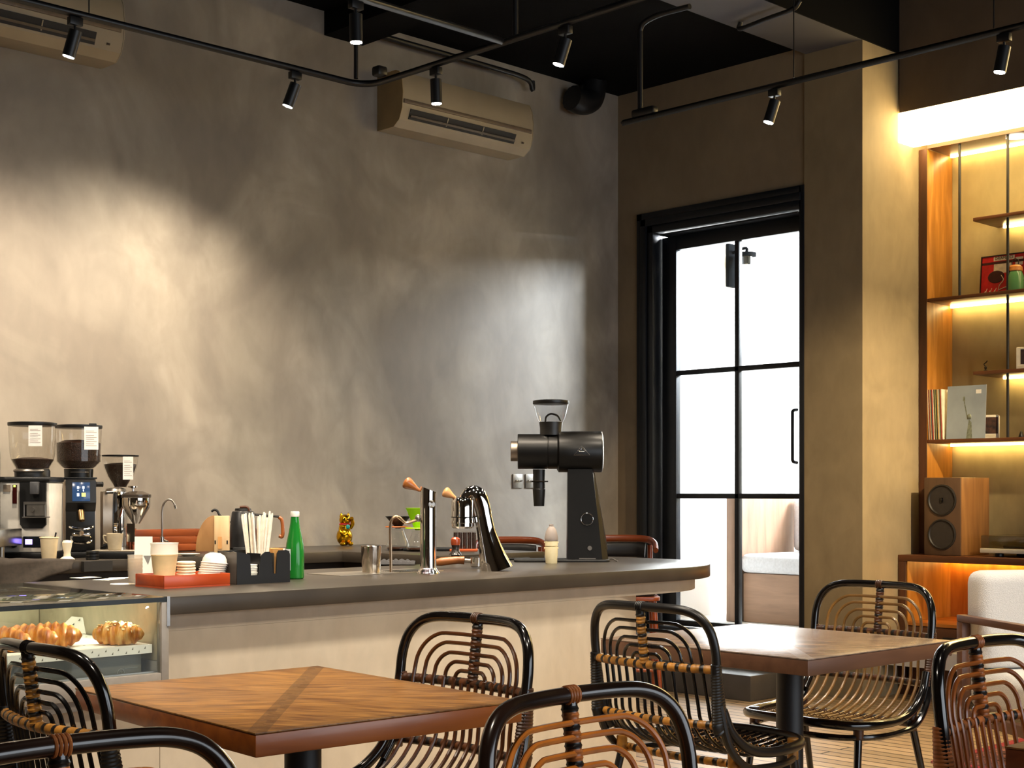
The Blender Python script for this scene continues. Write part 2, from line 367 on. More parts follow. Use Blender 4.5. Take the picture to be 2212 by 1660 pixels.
# ================================================================= rattan chairs
def interp(tbl, x):
    for (a,b),(c,d) in zip(tbl, tbl[1:]):
        if x <= c or (c,d)==tbl[-1]:
            t = (x-a)/(c-a); return b+(d-b)*t
    return tbl[-1][1]
YBT = [(.40,-.12),(.46,-.19),(.56,-.258),(.725,-.285),(.90,-.308)]
def yb(z, u=0): return interp(YBT, z) + .62*u*u
def ripple(r0, n, amp=.16): return lambda t: r0*(1-amp+amp*abs(math.sin(t*n*PI))*1.3)
def make_chair(label, loc, rot, fm, cm, b1, b2, cm2=None, side_m=None, knot_m=None, ft=.285, wid=.965):
    side_m = side_m or b1; knot_m = knot_m or b1
    t = thing('rattan_chair', label, 'chair', loc, rot, 'rattan dining chairs'); t.scale = (wid,1,1)
    B = lambda u,z,dy=0: Vector((u, yb(z,u)+dy, z))
    # bent pole of the back
    side = [B(-.255,.50),B(-.256,.56),B(-.258,.64),B(-.259,.73),B(-.258,.79)]
    cor = [B(-.246,.842),B(-.218,.878),B(-.178,.896),B(-.12,.902),B(0,.903)]
    left = side+cor; right = [Vector((-p.x,p.y,p.z)) for p in reversed(left[:-1])]
    MB().tube(catmull(left+right,5),.0146,14).build('back_frame', fm, t)
    # seat rim: sweeps from the back forward and round the front
    rl = [B(-.257,.60,.012),B(-.262,.53,.02),Vector((-.268,-.10,.475)),Vector((-.272,.0,.452)),Vector((-.268,ft-.165,.45)),Vector((-.235,ft-.065,.452)),Vector((-.15,ft-.013,.456)),Vector((0,ft,.458))]
    rr = [Vector((-p.x,p.y,p.z)) for p in reversed(rl[:-1])]
    path = catmull(rl+rr,7)
    MB().tube(path, ripple(.0162,len(path)*1.0,.06),12).build('seat_rim', fm, t)
    # support pole under the rim
    ul = [B(-.262,.62,-.012),Vector((-.268,-.20,.50)),Vector((-.272,-.12,.425)),Vector((-.268,-.02,.408)),Vector((-.262,ft-.185,.405)),Vector((-.22,ft-.085,.407)),Vector((-.14,ft-.04,.408)),Vector((0,ft-.03,.408))]
    ur = [Vector((-p.x,p.y,p.z)) for p in reversed(ul[:-1])]
    MB().tube(catmull(ul+ur,6),lambda f:.011+.004*max(0,abs(2*f-1)-.6)/.4,10).build('under_rail', fm, t)
    for sx in (-1,1):
        MB().tube([(sx*.238,-.135,.44),(sx*.252,-.20,.22),(sx*.268,-.27,0)],lambda f:.0145-.0035*f,12).build('leg', fm, t)
        MB().tube([(sx*.225,ft-.10,.445),(sx*.236,ft-.07,.22),(sx*.248,ft-.035,0)],lambda f:.0145-.0035*f,12).build('leg', fm, t)
        # wrapped side where two poles part
        n = 46; pts = [B(sx*.259,.742-.20*i/n,-.004-.010*i/n) for i in range(n+1)]
        MB().tube(pts, lambda f:.0168*(1-.10*abs(math.cos(f*23*PI))), 12, up=(1,0,0), rb=lambda f:(.0175+.020*f)*(1-.07*abs(math.cos(f*23*PI)))).build('side_binding', side_m, t)
    # knots round the leg tops
    for sx in (-1,1):
        for (x,y,z) in ((.226,ft-.097,.435),(.240,-.14,.43)):
            k = MB(); k.tube([(sx*x,y,z+.034-.068*i/14) for i in range(15)], lambda f:.0195*(1-.08*abs(math.cos(f*6*PI))),12); k.build('leg_binding', b1, t)
    # post and its cane bands
    MB().tube([B(0,.895,-.004),B(0,.80,-.004),B(0,.735,-.004)],.0145,12).build('back_post', fm, t)
    n = 60; pts = [B(0,.884-.155*i/n,-.004) for i in range(n+1)]
    bd = MB().tube(pts, lambda f:.0165*(1-.12*abs(math.cos(f*15*PI))),12, mfun=lambda i: 0 if (i//4)%3 else 1); bd.build('post_binding', [b1,b2], t)
    kn = MB()
    for dx in (-.0105,-.0035,.0035,.0105):
        kn.tube([B(dx,.903)+Vector((0,.0140*math.cos(a),.0140*math.sin(a))) for a in [2*PI*i/16 for i in range(16)]],.0034,8,closed=True)
    kn.build('top_knot', knot_m, t)
    # wrapped cross bars
    for z, hw, r0 in ((.725,.25,.0145),(.555,.25,.0140)):
        n = 108; pts = [B(-hw+2*hw*i/n, z, -.004) for i in range(n+1)]
        MB().tube(pts, lambda f:r0*(1-.14*abs(math.cos(f*36*PI))),12, mfun=lambda i: 0 if (i//3)%3 else 1).build('cross_bar', [b1,b2], t)
    n = 90; pts = [Vector((-.25+.5*i/n,-.135+.4*(-.25+.5*i/n)**2,.425)) for i in range(n+1)]
    MB().tube(pts, lambda f:.014*(1-.14*abs(math.cos(f*30*PI))),12, mfun=lambda i: 0 if (i//3)%3 else 1).build('cross_bar', [b1,b2], t)
    # canes: nested arches that run on down and forward as the seat
    def tail(u):
        yf = ft-.9*max(0,abs(u)-.1)**2*2.2 - (.0 if abs(u)<.15 else (abs(u)-.15)*.7)
        return [B(u,.70,.008),B(u*1.02,.62,.010),B(u*1.04,.56,.012),Vector((u*1.05,-.19+.6*u*u,.495)),Vector((u*1.05,-.10+.4*u*u,.452)),Vector((u*1.05,-.01,.440)),Vector((u*1.03,ft-.165,.441)),Vector((u,yf-.01,.452))]
    c2 = cm2 or cm
    for k,(hw,za) in enumerate(((.208,.857),(.174,.832),(.139,.805),(.10,.781),(.062,.758))):
        hgt = za-.725; tl = tail(-hw)
        arch = [B(-hw,.735,.006)]; rc = min(hgt*.75, hw*.62)
        for i in range(6):
            a = PI-(PI/2)*i/5; arch.append(B(-hw+rc+rc*math.cos(a), za-rc+rc*math.sin(a),.004))
        arch.append(B(0,za,.004))
        lp = list(reversed(tl))+arch; rp = [Vector((-p.x,p.y,p.z)) for p in reversed(lp[:-1])]
        MB().tube(catmull(lp+rp,3),.0057,8).build('cane', cm if k%2==0 else c2, t)
    for u in (-.03,0,.03):
        MB().tube(catmull([B(u,.725,.008)]+tail(u),4),.0057,8).build('cane', c2, t)
    st = MB()
    for y0 in (-.02,ft-.195,ft-.095):
        n = 40; hw = .255 if y0<ft-.12 else .225
        st.tube([Vector((-hw+2*hw*i/n,y0+.002*math.cos(i*PI),.447+.006*math.cos(i*PI))) for i in range(n+1)],.0019,6)
    st.build('seat_weave', b1, t)
    return t
lac_black = P('black_lacquered_rattan','#0d0a09',.16,coat=.6,noise=.2,nscale=14)
lac_brown = P('brown_black_rattan','#21140e',.22,coat=.5,noise=.35,nscale=9)
lac_matt = P('matt_black_rattan','#131110',.34,noise=.15,nscale=12)
cane_black = P('black_cane','#0f0d0d',.25,coat=.3,noise=.1)
cane_brown = P('dark_brown_cane','#46260f',.3,coat=.3,noise=.25,nscale=12)
cane_orange = P('honey_cane','#bd6c26',.3,coat=.3,noise=.2,nscale=10)
cane_olive = P('olive_brown_cane','#7d5a2c',.32,coat=.2,noise=.2,nscale=10)
cane_deep = P('amber_cane','#8c4a18',.3,coat=.3,noise=.2,nscale=10)
bind_tan = P('tan_binding','#a4702c',.42,noise=.25,nscale=25)
bind_brown = P('brown_binding','#4a2810',.4,noise=.35,nscale=20)
bind_red = P('russet_binding','#a05c2c',.38,noise=.25,nscale=20)
bind_black = P('black_binding','#16100c',.4,noise=.1)
BY = -.308
def chair_at(px, py, face, label, *mats, tw=0, z=.903, shift=(0,0), **kw):
    p = onZ(px, py, z); th = {'+X':-PI/2,'-X':PI/2,'+Y':0,'-Y':PI}[face]+math.radians(tw)
    off = Matrix.Rotation(th,3,'Z') @ Vector((0,BY,0))
    return make_chair(label, (p.x-off.x+shift[0], p.y-off.y+shift[1], 0), th, *mats, **kw)
chair_at(62,1400,'+X','black rattan chair with tan-bound post, in front of the pastry case', lac_black,cane_black,bind_tan,bind_black,side_m=lac_matt,knot_m=lac_black,ft=.25)
chair_at(1031,1337,'-X','dark brown rattan chair beyond the honey-topped table, against the counter front', lac_black,cane_brown,bind_brown,bind_black,ft=.20,wid=.985)
chair_at(1384,1311,'+X','matt black rattan chair with tan striped cross bars, left of the grey-brown table', lac_matt,cane_black,bind_tan,bind_black,side_m=lac_matt,knot_m=lac_matt,wid=.93)
chair_at(1901,1263,'-X','black-framed rattan chair with olive canes, beyond the grey-brown table', lac_black,cane_olive,bind_brown,bind_black)
chair_at(1232,1502,'-Y','worn brown rattan chair with bright honey canes, front centre', lac_brown,cane_orange,bind_red,bind_black)
chair_at(2108,1388,'-Y','glossy black rattan chair with amber canes, before the white armchair', lac_black,cane_deep,bind_red,bind_black,tw=-2)
chair_at(128,1612,'-Y','nearest rattan chair, only its dark top rail showing, bottom left corner', lac_brown,cane_orange,bind_red,bind_black,tw=-2)
# ================================================================= tables
def tabletop_mat(name, hx, hy, c1, c2, cb, rough):
    m, nt, out = newmat(name); N = nt.nodes.new; L = nt.links.new
    b = N('ShaderNodeBsdfPrincipled'); L(b.outputs[0], out.inputs[0])
    tc = N('ShaderNodeTexCoord'); sp = N('ShaderNodeSeparateXYZ'); L(tc.outputs['Object'], sp.inputs[0])
    def mth(op, a, bb=None):
        n = N('ShaderNodeMath'); n.operation = op
        for i,v in enumerate((a,bb)):
            if v is None: continue
            if isinstance(v,(int,float)): n.inputs[i].default_value = v
            else: L(v, n.inputs[i])
        return n.outputs[0]
    ax = mth('ABSOLUTE', mth('DIVIDE', sp.outputs[0], hx)); ay = mth('ABSOLUTE', mth('DIVIDE', sp.outputs[1], hy))
    which = mth('GREATER_THAN', ax, ay)
    def grain(scl):
        mp = N('ShaderNodeMapping'); mp.inputs['Scale'].default_value = scl; L(tc.outputs['Object'], mp.inputs[0])
        n = N('ShaderNodeTexNoise'); n.inputs['Scale'].default_value = 2.2; n.inputs['Detail'].default_value = 7; n.inputs['Distortion'].default_value = .9; L(mp.outputs[0], n.inputs['Vector']); return n.outputs['Fac']
    def dgrain(ang, off):
        mr = N('ShaderNodeMapping'); mr.inputs['Rotation'].default_value = (0,0,ang); L(tc.outputs['Object'], mr.inputs[0])
        mp = N('ShaderNodeMapping'); mp.inputs['Scale'].default_value = (2.2,15,3); mp.inputs['Location'].default_value = (off,off,0); L(mr.outputs[0], mp.inputs[0])
        n = N('ShaderNodeTexNoise'); n.inputs['Scale'].default_value = 2.4; n.inputs['Detail'].default_value = 8; n.inputs['Distortion'].default_value = 1.3; L(mp.outputs[0], n.inputs['Vector']); return n.outputs['Fac']
    gx = dgrain(PI/4+.22, 0); gy = dgrain(PI/4-.22, 5)
    mg = N('ShaderNodeMix'); mg.data_type = 'FLOAT'; L(which, mg.inputs['Factor']); L(gx, mg.inputs['A']); L(gy, mg.inputs['B'])
    g = mg.outputs['Result']
    rp = N('ShaderNodeValToRGB'); e = rp.color_ramp.elements; e[0].position=.32; e[1].position=.66; e[0].color = lin(c1); e[1].color = lin(c2); L(g, rp.inputs[0])
    # diagonal inlay strip and its fine edge, plus border
    dd = mth('ABSOLUTE', mth('SUBTRACT', mth('DIVIDE', sp.outputs[0], hx), mth('DIVIDE', sp.outputs[1], hy)))
    band = mth('LESS_THAN', dd, .075)
    d2 = mth('ABSOLUTE', mth('ADD', mth('DIVIDE', sp.outputs[0], hx), mth('DIVIDE', sp.outputs[1], hy)))
    seam = mth('LESS_THAN', d2, .010)
    bord = mth('GREATER_THAN', mth('MAXIMUM', ax, ay), .93)
    rough_n = grain((40,40,40)); bfac = mth('MULTIPLY', band, mth('MULTIPLY', rough_n, .95))
    m1 = N('ShaderNodeMixRGB'); L(bfac, m1.inputs[0]); L(rp.outputs[0], m1.inputs[1]); m1.inputs[2].default_value = lin(cb)
    m2 = N('ShaderNodeMixRGB'); L(mth('MULTIPLY', mth('MAXIMUM', seam, bord), .3), m2.inputs[0]); L(m1.outputs[0], m2.inputs[1]); m2.inputs[2].default_value = lin(cb)
    L(m2.outputs[0], b.inputs['Base Color']); b.inputs['Roughness'].default_value = rough
    bp = N('ShaderNodeBump'); bp.inputs['Strength'].default_value = .55; bp.inputs['Distance'].default_value = .002
    L(mth('SUBTRACT', g, mth('MULTIPLY', bfac, .8)), bp.inputs['Height']); L(bp.outputs[0], b.inputs['Normal'])
    _M[name] = m; return m
def make_table(label, corners, col, topm, edgem, cpx=0):
    """corners: near, right, far, left as world points at table height"""
    n, r, f, l = corners; ctr = (n+r+f+l)/4
    ex = ((r-n)+(f-l))/2; ey = ((l-n)+(f-r))/2
    a = math.atan2(ex.y,ex.x); a2 = math.atan2(ey.y,ey.x)-PI/2; rot = (a+a2)/2
    hx = ex.length/2; hy = ey.length/2
    t = thing('cafe_table', label, 'table', (ctr.x,ctr.y,0), rot)
    tm = tabletop_mat('tabletop_'+col, hx, hy, *topm)
    top = MB().box((0,0,.748),(2*hx,2*hy,.004),bev=.001).build('tabletop', tm, t)
    MB().box((0,0,.7218),(2*hx-.001,2*hy-.001,.0480),bev=.003).build('edge_board', edgem, t)
    cdx=(Matrix.Rotation(-rot,3,'Z')@RT)*cpx
    MB().lathe([(.075,.697),(.075,.690),(.046,.688),(.046,.03),(.05,.022)],(cdx.x,cdx.y,0)).build('column', P('black_table_steel','#131316',.5,noise=.08), t)
    MB().lathe([(.24,0),(.24,.008),(.06,.022),(.0,.022)],(cdx.x,cdx.y,0),seg=40).build('base_plate', P('black_table_steel','#131316',.5), t)
    return t
edge_o = wood('orange_table_edge','#7a3d12','#a0581f',5,'X',.32,9,coat=.2)
edge_b = wood('brown_table_edge','#5a3c2b','#6f4d38',5,'X',.4,9)
make_table('honey-coloured square cafe table with diagonal inlay, in front of the counter',
    [onZ(554,1587,.75),onZ(1110,1514,.75),onZ(695,1438,.75),onZ(167,1487,.75)],'honey',('#6b4018','#b07c3c','#4a3015',.36),edge_o,.028)
make_table('grey-brown square cafe table with diagonal inlay, catching daylight from the door',
    [onZ(1750,1429,.75),onZ(2025,1384,.75),onZ(1616,1345,.75),onZ(1329,1379,.75)],'grey',('#55443a','#8f755d','#8d8278',.26),edge_b,.05)
q = onZ(2170,1613,.75)
make_table('red-brown table corner in the lower right corner of the picture',
    [q+Vector((0,-.85,0)),q+Vector((.8,-.85,0)),q+Vector((.8,0,0)),q],'red',('#7a4520','#99602f','#4d3018',.4),wood('red_table_edge','#5e2a12','#7c3d1c',5,'X',.35,9,coat=.2))
# ================================================================= counters
slabm = P('dark_concrete_slab','#38322b',.32,noise=.1,nscale=6,bump=.05)
sl = thing('serving_counter','long plaster bar counter with a dark slab top and a rounded right end','counter',(0,0,0))
def outline(x0,y0,x1,y1,r,rb):
    return [(x0,y0)]+arc(x1-r,y0+r,r,-PI/2,0,14)+arc(x1-rb,y1-rb,rb,0,PI/2,6)+[(x0,y1)]
FX0, FY0, FX1, FY1 = 2.484, 4.145, 5.74, 5.2
MB().prism(outline(FX0,FY0,FX1,FY1,.62,.12),CT-.06,CT,bev=.004).build('countertop', slabm, sl)
MB().prism(outline(FX0,FY0+.06,FX1-.055,FY1-.03,.60,.12),CT-.118,CT-.0605).build('apron', plast2, sl)
MB().prism(outline(FX0,FY0+.061,5.16,FY1-.2,.45,.12),0,CT-.1185).build('counter_body', plast2, sl)
MB().span(FX0-.012,FX0-.001,FY0-.003,FY0+.02,CT-.095,CT+.002).build('end_trim', P('brushed_steel','#b9b6b2',.3,1,noise=.05), sl)
bc = thing('back_counter','dark slab work counter along the cement wall, turning towards the bar','counter',(0,0,0))
MB().prism([(.4,5.98),(4.60,5.98),(4.60,5.22),(5.33,5.22),(5.33,YW-.002),(.4,YW-.002)],CB-.055,CB,bev=.003).build('countertop', slabm, bc)
MB().prism([(.4,6.04),(4.66,6.04),(4.66,5.24),(5.28,5.24),(5.28,YW-.004),(.4,YW-.004)],0,CB-.0555).build('cabinet_body', P('dark_cabinet','#2b2622',.6,noise=.1), bc)
# ================================================================= pastry case
steel = P('brushed_steel','#b9b6b2',.3,1,noise=.05); chrome = P('chrome','#d8d4cf',.06,1,noise=0)
dsteel = P('dull_steel','#8f8b86',.38,1,noise=.06); greyframe = P('grey_case_frame','#8d8780',.45,noise=.04)
cg = glass('case_glass',(.96,.985,.97),.9); black = P('black_plastic','#070708',.4,noise=.05); white = P('white_plastic','#e6e1d8',.4,noise=.03)
paper = P('white_paper','#ece8df',.85,noise=.03,nscale=8); kraft = P('kraft_paper','#b98a4e',.8,noise=.06); red = P('red_print','#b5161a',.5,noise=.08)
CXL, CXR = 1.2, 2.481
dc = thing('pastry_case','glass-topped pastry display case with lit croissants, left end of the bar','display case',(0,FY0,0))
D = FY1-FY0
MB().span(CXL,CXR,.06,D-.2,0,.565).build('plinth', plast2, dc)
f = MB(); f.span(CXR-.027,CXR,0,.03,.6,CT-.016,bev=.002); f.span(CXL,CXR-.0275,0,.03,.60,.664,bev=.003); f.span(CXR-.027,CXR,.031,D,.60,.70,bev=.003); f.span(CXR-.02,CXR,D-.03,D,.70,CT-.016)
f.span(CXL,CXR,.02,D,.566,.5995); f.build('frame', greyframe, dc)
MB().span(CXL,CXR-.028,.031,.05,.652,.668).build('sill_strip', steel, dc)
MB().span(CXL,CXR,.003,D-.02,CT-.0155,CT-.0005,bev=.001).build('glass_top', glass('thick_case_glass',(.88,.93,.90),1.1), dc)
MB().span(CXL,CXR,-.0005,.0025,CT-.0155,CT-.0005).build('glass_top_edge', P('dark_glass_edge','#0d1210',.2,noise=0), dc)
MB().span(CXL,CXR-.028,.010,.015,.666,CT-.016).build('front_glass', cg, dc)
MB().span(CXR-.0265,CXR-.0005,.032,D-.031,.701,CT-.016).build('side_panel', plaster('case_plaster','#b3a88f','#c9bea3','#a2977f',3,.5,.05), dc)
MB().span(CXL,CXR-.028,.86,.88,.60,CT-.017).build('back_panel', plaster('case_plaster','#b3a88f','#c9bea3','#a2977f',3,.5,.05), dc)
MB().span(CXL,CXR-.03,.056,.85,.737,.752,bev=.003).build('shelf', dsteel, dc)
MB().span(CXL,CXR-.05,.09,.105,.605,.7365).build('deck_panel', P('grey_deck_panel','#8a8577',.35,noise=.06,nscale=5), dc)
MB().span(CXL,CXR-.03,.02,.84,.6,.604).build('deck', P('grey_deck_panel','#8a8577',.35), dc)
# maker's label on the deck panel: ring mark and thin outlined plate
lb = MB(); lx = CXR-.125; lb.tube([(lx+.012*math.cos(a),.0885,.665+.012*math.sin(a)) for a in [2*PI*i/20 for i in range(20)]],.0012,6,closed=True)
lb.tube([(lx-.004,.0885,.671),(lx+.006,.0885,.662)],.001,6)
for z in (.678,.650): lb.tube([(lx+.014,.0885,z),(lx+.06,.0885,z)],.0008,6)
lb.build('maker_label', P('pale_label_print','#c9c6ba',.5,noise=0), dc)
sp = MB(); a = onY(338,1307,FY0+.12); ax, az = a.x, a.z; 
sp.cyl((ax+.012,.10,az+.005),(ax+.024,.10,az+.005),.022); sp.cyl((ax+.014,.10,az+.004),(ax-.008,.095,az+.001),.012); sp.cyl((ax-.002,.097,az+.003),(ax-.045,.09,az-.014),.0135,.0165)
s1 = sp.build('lamp_head', P('dark_chrome','#6b6660',.18,1,noise=.05), dc)
MB().cyl((ax-.0452,.09,az-.0141),(ax-.047,.0898,az-.0148),.014).build('lamp_lens', emit('lens_glow','#fff3dc',14), s1)
CASE_LAMP=(Vector((ax-.055,FY0+.09,az-.018)),Vector((2.12,FY0+.3,.78)))
# paper liner with small printed triangles
pr = P('liner_print','#6a6558',.8,noise=0)
li = MB(); z0=.7532
li.span(CXL+.02,CXR-.034,.050,.80,z0,z0+.0012); li.span(CXL+.02,CXR-.034,.0485,.050,.726,z0+.0012)
rn = random.Random(3)
for i in range(26):
    x = CXL+.62+i*.024+rn.uniform(-.003,.003); zz = .738+(.007 if i%2 else -.004); w_=.006
    if x < CXR-.06: li.b.faces.new([li.b.verts.new(p) for p in ((x,.0482,zz-.004),(x+w_,.0482,zz-.004),(x+w_,.0482,zz+.005))]).material_index = 1
for i in range(60):
    x = rn.uniform(CXL+.5,CXR-.06); y = rn.uniform(.14,.75)
    li.b.faces.new([li.b.verts.new(p) for p in ((x,y,z0+.0016),(x+.012,y,z0+.0016),(x+.012,y+.012,z0+.0016))]).material_index = 1
o = li.build('paper_liner', [paper,pr], smooth=0, loc=(0,FY0,0)); tag(o,'white printed paper liner under the croissants in the pastry case','paper')
wr = MB(); pp = onY(168,1385,FY0+.52)
pts = [(-.05,.0,.0),(.05,.0,.0),(.06,.015,.03),(.02,.02,.055),(-.02,.02,.06),(-.05,.015,.03)]
R1=[wr.b.verts.new(p) for p in pts]; R2=[wr.b.verts.new((p[0]*1.05,p[1]+.004,p[2])) for p in pts]
wr.b.faces.new(R1); wr.b.faces.new(list(reversed(R2)))
for i in range(6): wr.b.faces.new((R1[i],R2[i],R2[(i+1)%6],R1[(i+1)%6]))
for (x,z) in ((-.02,.03),(.02,.035),(0,.045),(.035,.02)):
    wr.b.faces.new([wr.b.verts.new(p) for p in ((x,.004+z*.25,z),(x+.008,.004+z*.25,z),(x+.008,.006+z*.25,z+.008))]).material_index=1
o = wr.build('folded_paper',[paper,pr],smooth=0,loc=(pp.x,pp.y,z0+.0025),rot=-.5); tag(o,'folded printed paper standing behind the croissants, left of the almond one','paper')
def crust(name, c1, c2, c3):
    if name in _M: return _M[name]
    m, nt, out = newmat(name); N = nt.nodes.new; L = nt.links.new
    b = N('ShaderNodeBsdfPrincipled'); L(b.outputs[0], out.inputs[0])
    tc = N('ShaderNodeTexCoord'); mp = N('ShaderNodeMapping'); mp.inputs['Scale'].default_value = (60,14,14); L(tc.outputs['Object'], mp.inputs[0])
    nz = N('ShaderNodeTexNoise'); nz.inputs['Scale'].default_value = 1.3; nz.inputs['Detail'].default_value = 5; L(mp.outputs[0], nz.inputs['Vector'])
    rp = N('ShaderNodeValToRGB'); e = rp.color_ramp.elements; e[0].position=.3; e[1].position=.72; e[0].color=lin(c1); e[1].color=lin(c3); x=e.new(.5); x.color=lin(c2)
    L(nz.outputs['Fac'], rp.inputs[0]); L(rp.outputs[0], b.inputs['Base Color']); b.inputs['Roughness'].default_value=.42
    bp = N('ShaderNodeBump'); bp.inputs['Strength'].default_value=.5; bp.inputs['Distance'].default_value=.003; L(nz.outputs['Fac'], bp.inputs['Height']); L(bp.outputs[0], b.inputs['Normal'])
    _M[name]=m; return m
def croissant(label, x, y, rot, L_=.17, r=.036, tip=.10, group='croissants in the pastry case', topping=False):
    mb = MB(); n=72; pts=[]
    for i in range(n+1):
        t=i/n; a=(t-.5)*1.5; pts.append(Vector((L_/1.5*math.sin(a)*1.06, .05-.05*math.cos(a)*1.0, r*.78)))
    def rad(t):
        e = max(0,math.sin(PI*t))**.55; k = (t*8)%1
        return max(.004, r*e*(.84+.20*(1-abs(2*k-1)) ))
    mb.tube(pts, rad, 18, up=(0,0,1), rb=lambda t: rad(t)*1.05)
    for v in mb.b.verts: v.co.z = max(v.co.z, .001)
    o = mb.build('croissant', crust('croissant_crust','#8e4312','#c97a2c','#e3ab5c') if not topping else crust('almond_crust','#a5541a','#d08c40','#e8bd78'), smooth=50, loc=(x,y,z0+.0018), rot=rot)
    tag(o, label, 'croissant', group)
    if topping:
        q = MB(); rn = random.Random(5)
        for i in range(70):
            t = rn.uniform(.12,.88); a = rn.uniform(-1.2,1.2); k=int(t*n); p=pts[k]; rr=rad(t)+.001
            c = p+Vector((0, math.sin(a)*rr, math.cos(a)*rr))
            q.box(c,(.012,.006,.0012),rot=Euler((-a,rn.uniform(-.3,.3),rn.uniform(0,3))))
        q.build('almond_flakes', P('almond_flakes','#ead3a0',.6,noise=.1), o)
    return o
for i,(px,py,rt,lb) in enumerate(((-75,1386,-.75,'plain croissant cut off by the left edge of the picture, in the pastry case'),(0,1388,-.7,'plain croissant second from the left edge in the pastry case'),(60,1390,-.75,'plain croissant third from the left in the row, before the brightest one'),(112,1391,-.6,'brightly lit plain croissant at the right end of the row of plain ones'))):
    p = onY(px,py,FY0+.15+.012*i); croissant(lb, p.x, p.y, rt, .19, .046)
p = onY(254,1390,FY0+.105); croissant('almond croissant with flakes lying alone at the right of the pastry case', p.x, FY0+.105, -.75, .172, .044, topping=True)
# ================================================================= things on the counters
class It:
    """a thing placed at photo pixel PX with its foot on height Z; u/v turn photo pixels into its own metres"""
    def __init__(s, name, label, cat, px, py=None, z=CT, Y=None, rot=CAM_ROT, group=None):
        p = onZ(px,py,z) if Y is None else onY(px,0,Y)
        p.z = z; s.px = px; s.s = sc(p); s.yb = HY+(H-z)/s.s; s.loc = p
        s.o = thing(name, label, cat, p, rot, group)
    def u(s, x): return (x-s.px)*s.s
    def v(s, y): return (s.yb-y)*s.s
    def k(s, n): return n*s.s
    def lathe(s, name, mat, prof, cx=None, y=0, parent=None, seg=28, caps=True, **kw):
        """prof in photo pixels: (radius, image y)"""
        cx = s.px if cx is None else cx
        return MB().lathe([(r*s.s, s.v(py)) for r,py in prof],(s.u(cx),y,0),seg=seg,caps=caps,**kw).build(name,mat,parent or s.o)
gl = glass('hopper_glass',(.95,.94,.91),.9); bean = P('coffee_beans','#2c170c',.35,noise=.45,nscale=160,bump=1.0)
wh_enam = P('white_enamel','#d9d2c6',.32,noise=.03); tagm = P('paper_tag','#f2ede6',.8,noise=.02)
steelm = P('satin_steel','#a9a29a',.32,1,noise=.04); handle_w = wood('turned_handle_wood','#7c4218','#a9662f',8,'Z',.3,6,coat=.3)
glow = emit('screen_glow','#9db4ff',1.6); scr = P('dark_screen','#10141c',.2,noise=0)
def label_tag(it, x0,x1,y0,y1, yy, par, redm=True):
    t = MB().span(it.u(x0),it.u(x1),yy-.001,yy,it.v(y1),it.v(y0)).build('price_tag', tagm, par)
    w = MB(); h = it.v(y0)-it.v(y1); x=it.u(x0); W=it.u(x1)-x
    for i,f in enumerate((.18,.24,.38,.46,.54,.64,.74,.82)):
        z = it.v(y0)-h*f; w.span(x+W*.12,x+W*(.88 if i%2 else .7),yy-.0016,yy-.001,z-h*.008,z+h*.008)
    w.build('tag_print', P('tag_grey_print','#a99890',.8,noise=0), t)
# --- grinder with white body, nearly empty hopper
g = It('coffee_grinder','white coffee grinder with a tall, nearly empty hopper, leftmost of the three','coffee grinder',70,Y=6.28,z=CB,group='coffee grinders')
s = g.s; dp = .20
MB().span(g.u(16),g.u(122),-dp/2,dp/2,g.v(1192),g.v(1043),bev=.006).build('body', wh_enam, g.o)
MB().span(g.u(20),g.u(124),-dp/2-.02,dp/2,0,g.v(1192.3),bev=.004).build('foot', black, g.o)
MB().span(g.u(13),g.u(125),-dp/2-.01,dp/2,g.v(1042.7),g.v(1031),bev=.008).build('top_plate', black, g.o)
a=[(60,1043),(116,1043),(116,1133),(108,1141),(69,1141),(61,1133)]
fp = MB().prism([(g.u(x),g.v(y)) for x,y in a],-dp/2-.012,-dp/2-.0002,plane='XZ').build('front_panel', black, g.o)
MB().box((g.u(95),-dp/2-.03,g.v(1055)),(g.k(16),.034,g.k(26)),bev=.003).build('spout', P('grey_plastic','#4a4a4c',.4), fp)
fk = MB(); y=-dp/2-.03
fk.tube([(g.u(73),y,g.v(1085)),(g.u(73),y,g.v(1116))],g.k(1.6),8); fk.tube([(g.u(118),y,g.v(1085)),(g.u(118),y,g.v(1116))],g.k(1.6),8)
fk.span(g.u(73),g.u(119),y-.01,y+.01,g.v(1090),g.v(1084)); fk.span(g.u(73),g.u(126),y-.03,y+.012,g.v(1118),g.v(1115.5)); fk.span(g.u(80),g.u(116),y-.012,y+.012,g.v(1114),g.v(1091))
fk.cyl((g.u(93),y-.013,g.v(1100)),(g.u(93),y-.02,g.v(1100)),g.k(4.5))
fk.build('portafilter_fork', dsteel, fp)
MB().span(g.u(44),g.u(53),-dp/2-.004,-dp/2-.0002,g.v(1088),g.v(1048)).build('level_display', P('dark_red_display','#3a0d0c',.25,noise=0), g.o)
MB().span(g.u(46),g.u(50.5),-dp/2-.005,-dp/2-.0042,g.v(1053),g.v(1048.5)).build('green_light', emit('green_led','#9fd84a',1.5), g.o)
MB().span(g.u(24),g.u(39),-dp/2-.002,-dp/2-.0002,g.v(1063),g.v(1048)).build('badge', P('taupe_badge','#8c7c6a',.5), g.o)
ds = MB().span(g.u(67),g.u(112),-dp/2-.004,-dp/2-.0002,g.v(1181),g.v(1158)).build('display', scr, g.o)
MB().span(g.u(71),g.u(86),-dp/2-.005,-dp/2-.0042,g.v(1175),g.v(1164)).build('display_glow', emit('violet_glow','#8a78ff',2.2), ds)
MB().cyl((g.u(48),-dp/2-.016,g.v(1178)),(g.u(48),-dp/2,g.v(1178)),g.k(4.8)).build('knob', black, g.o)
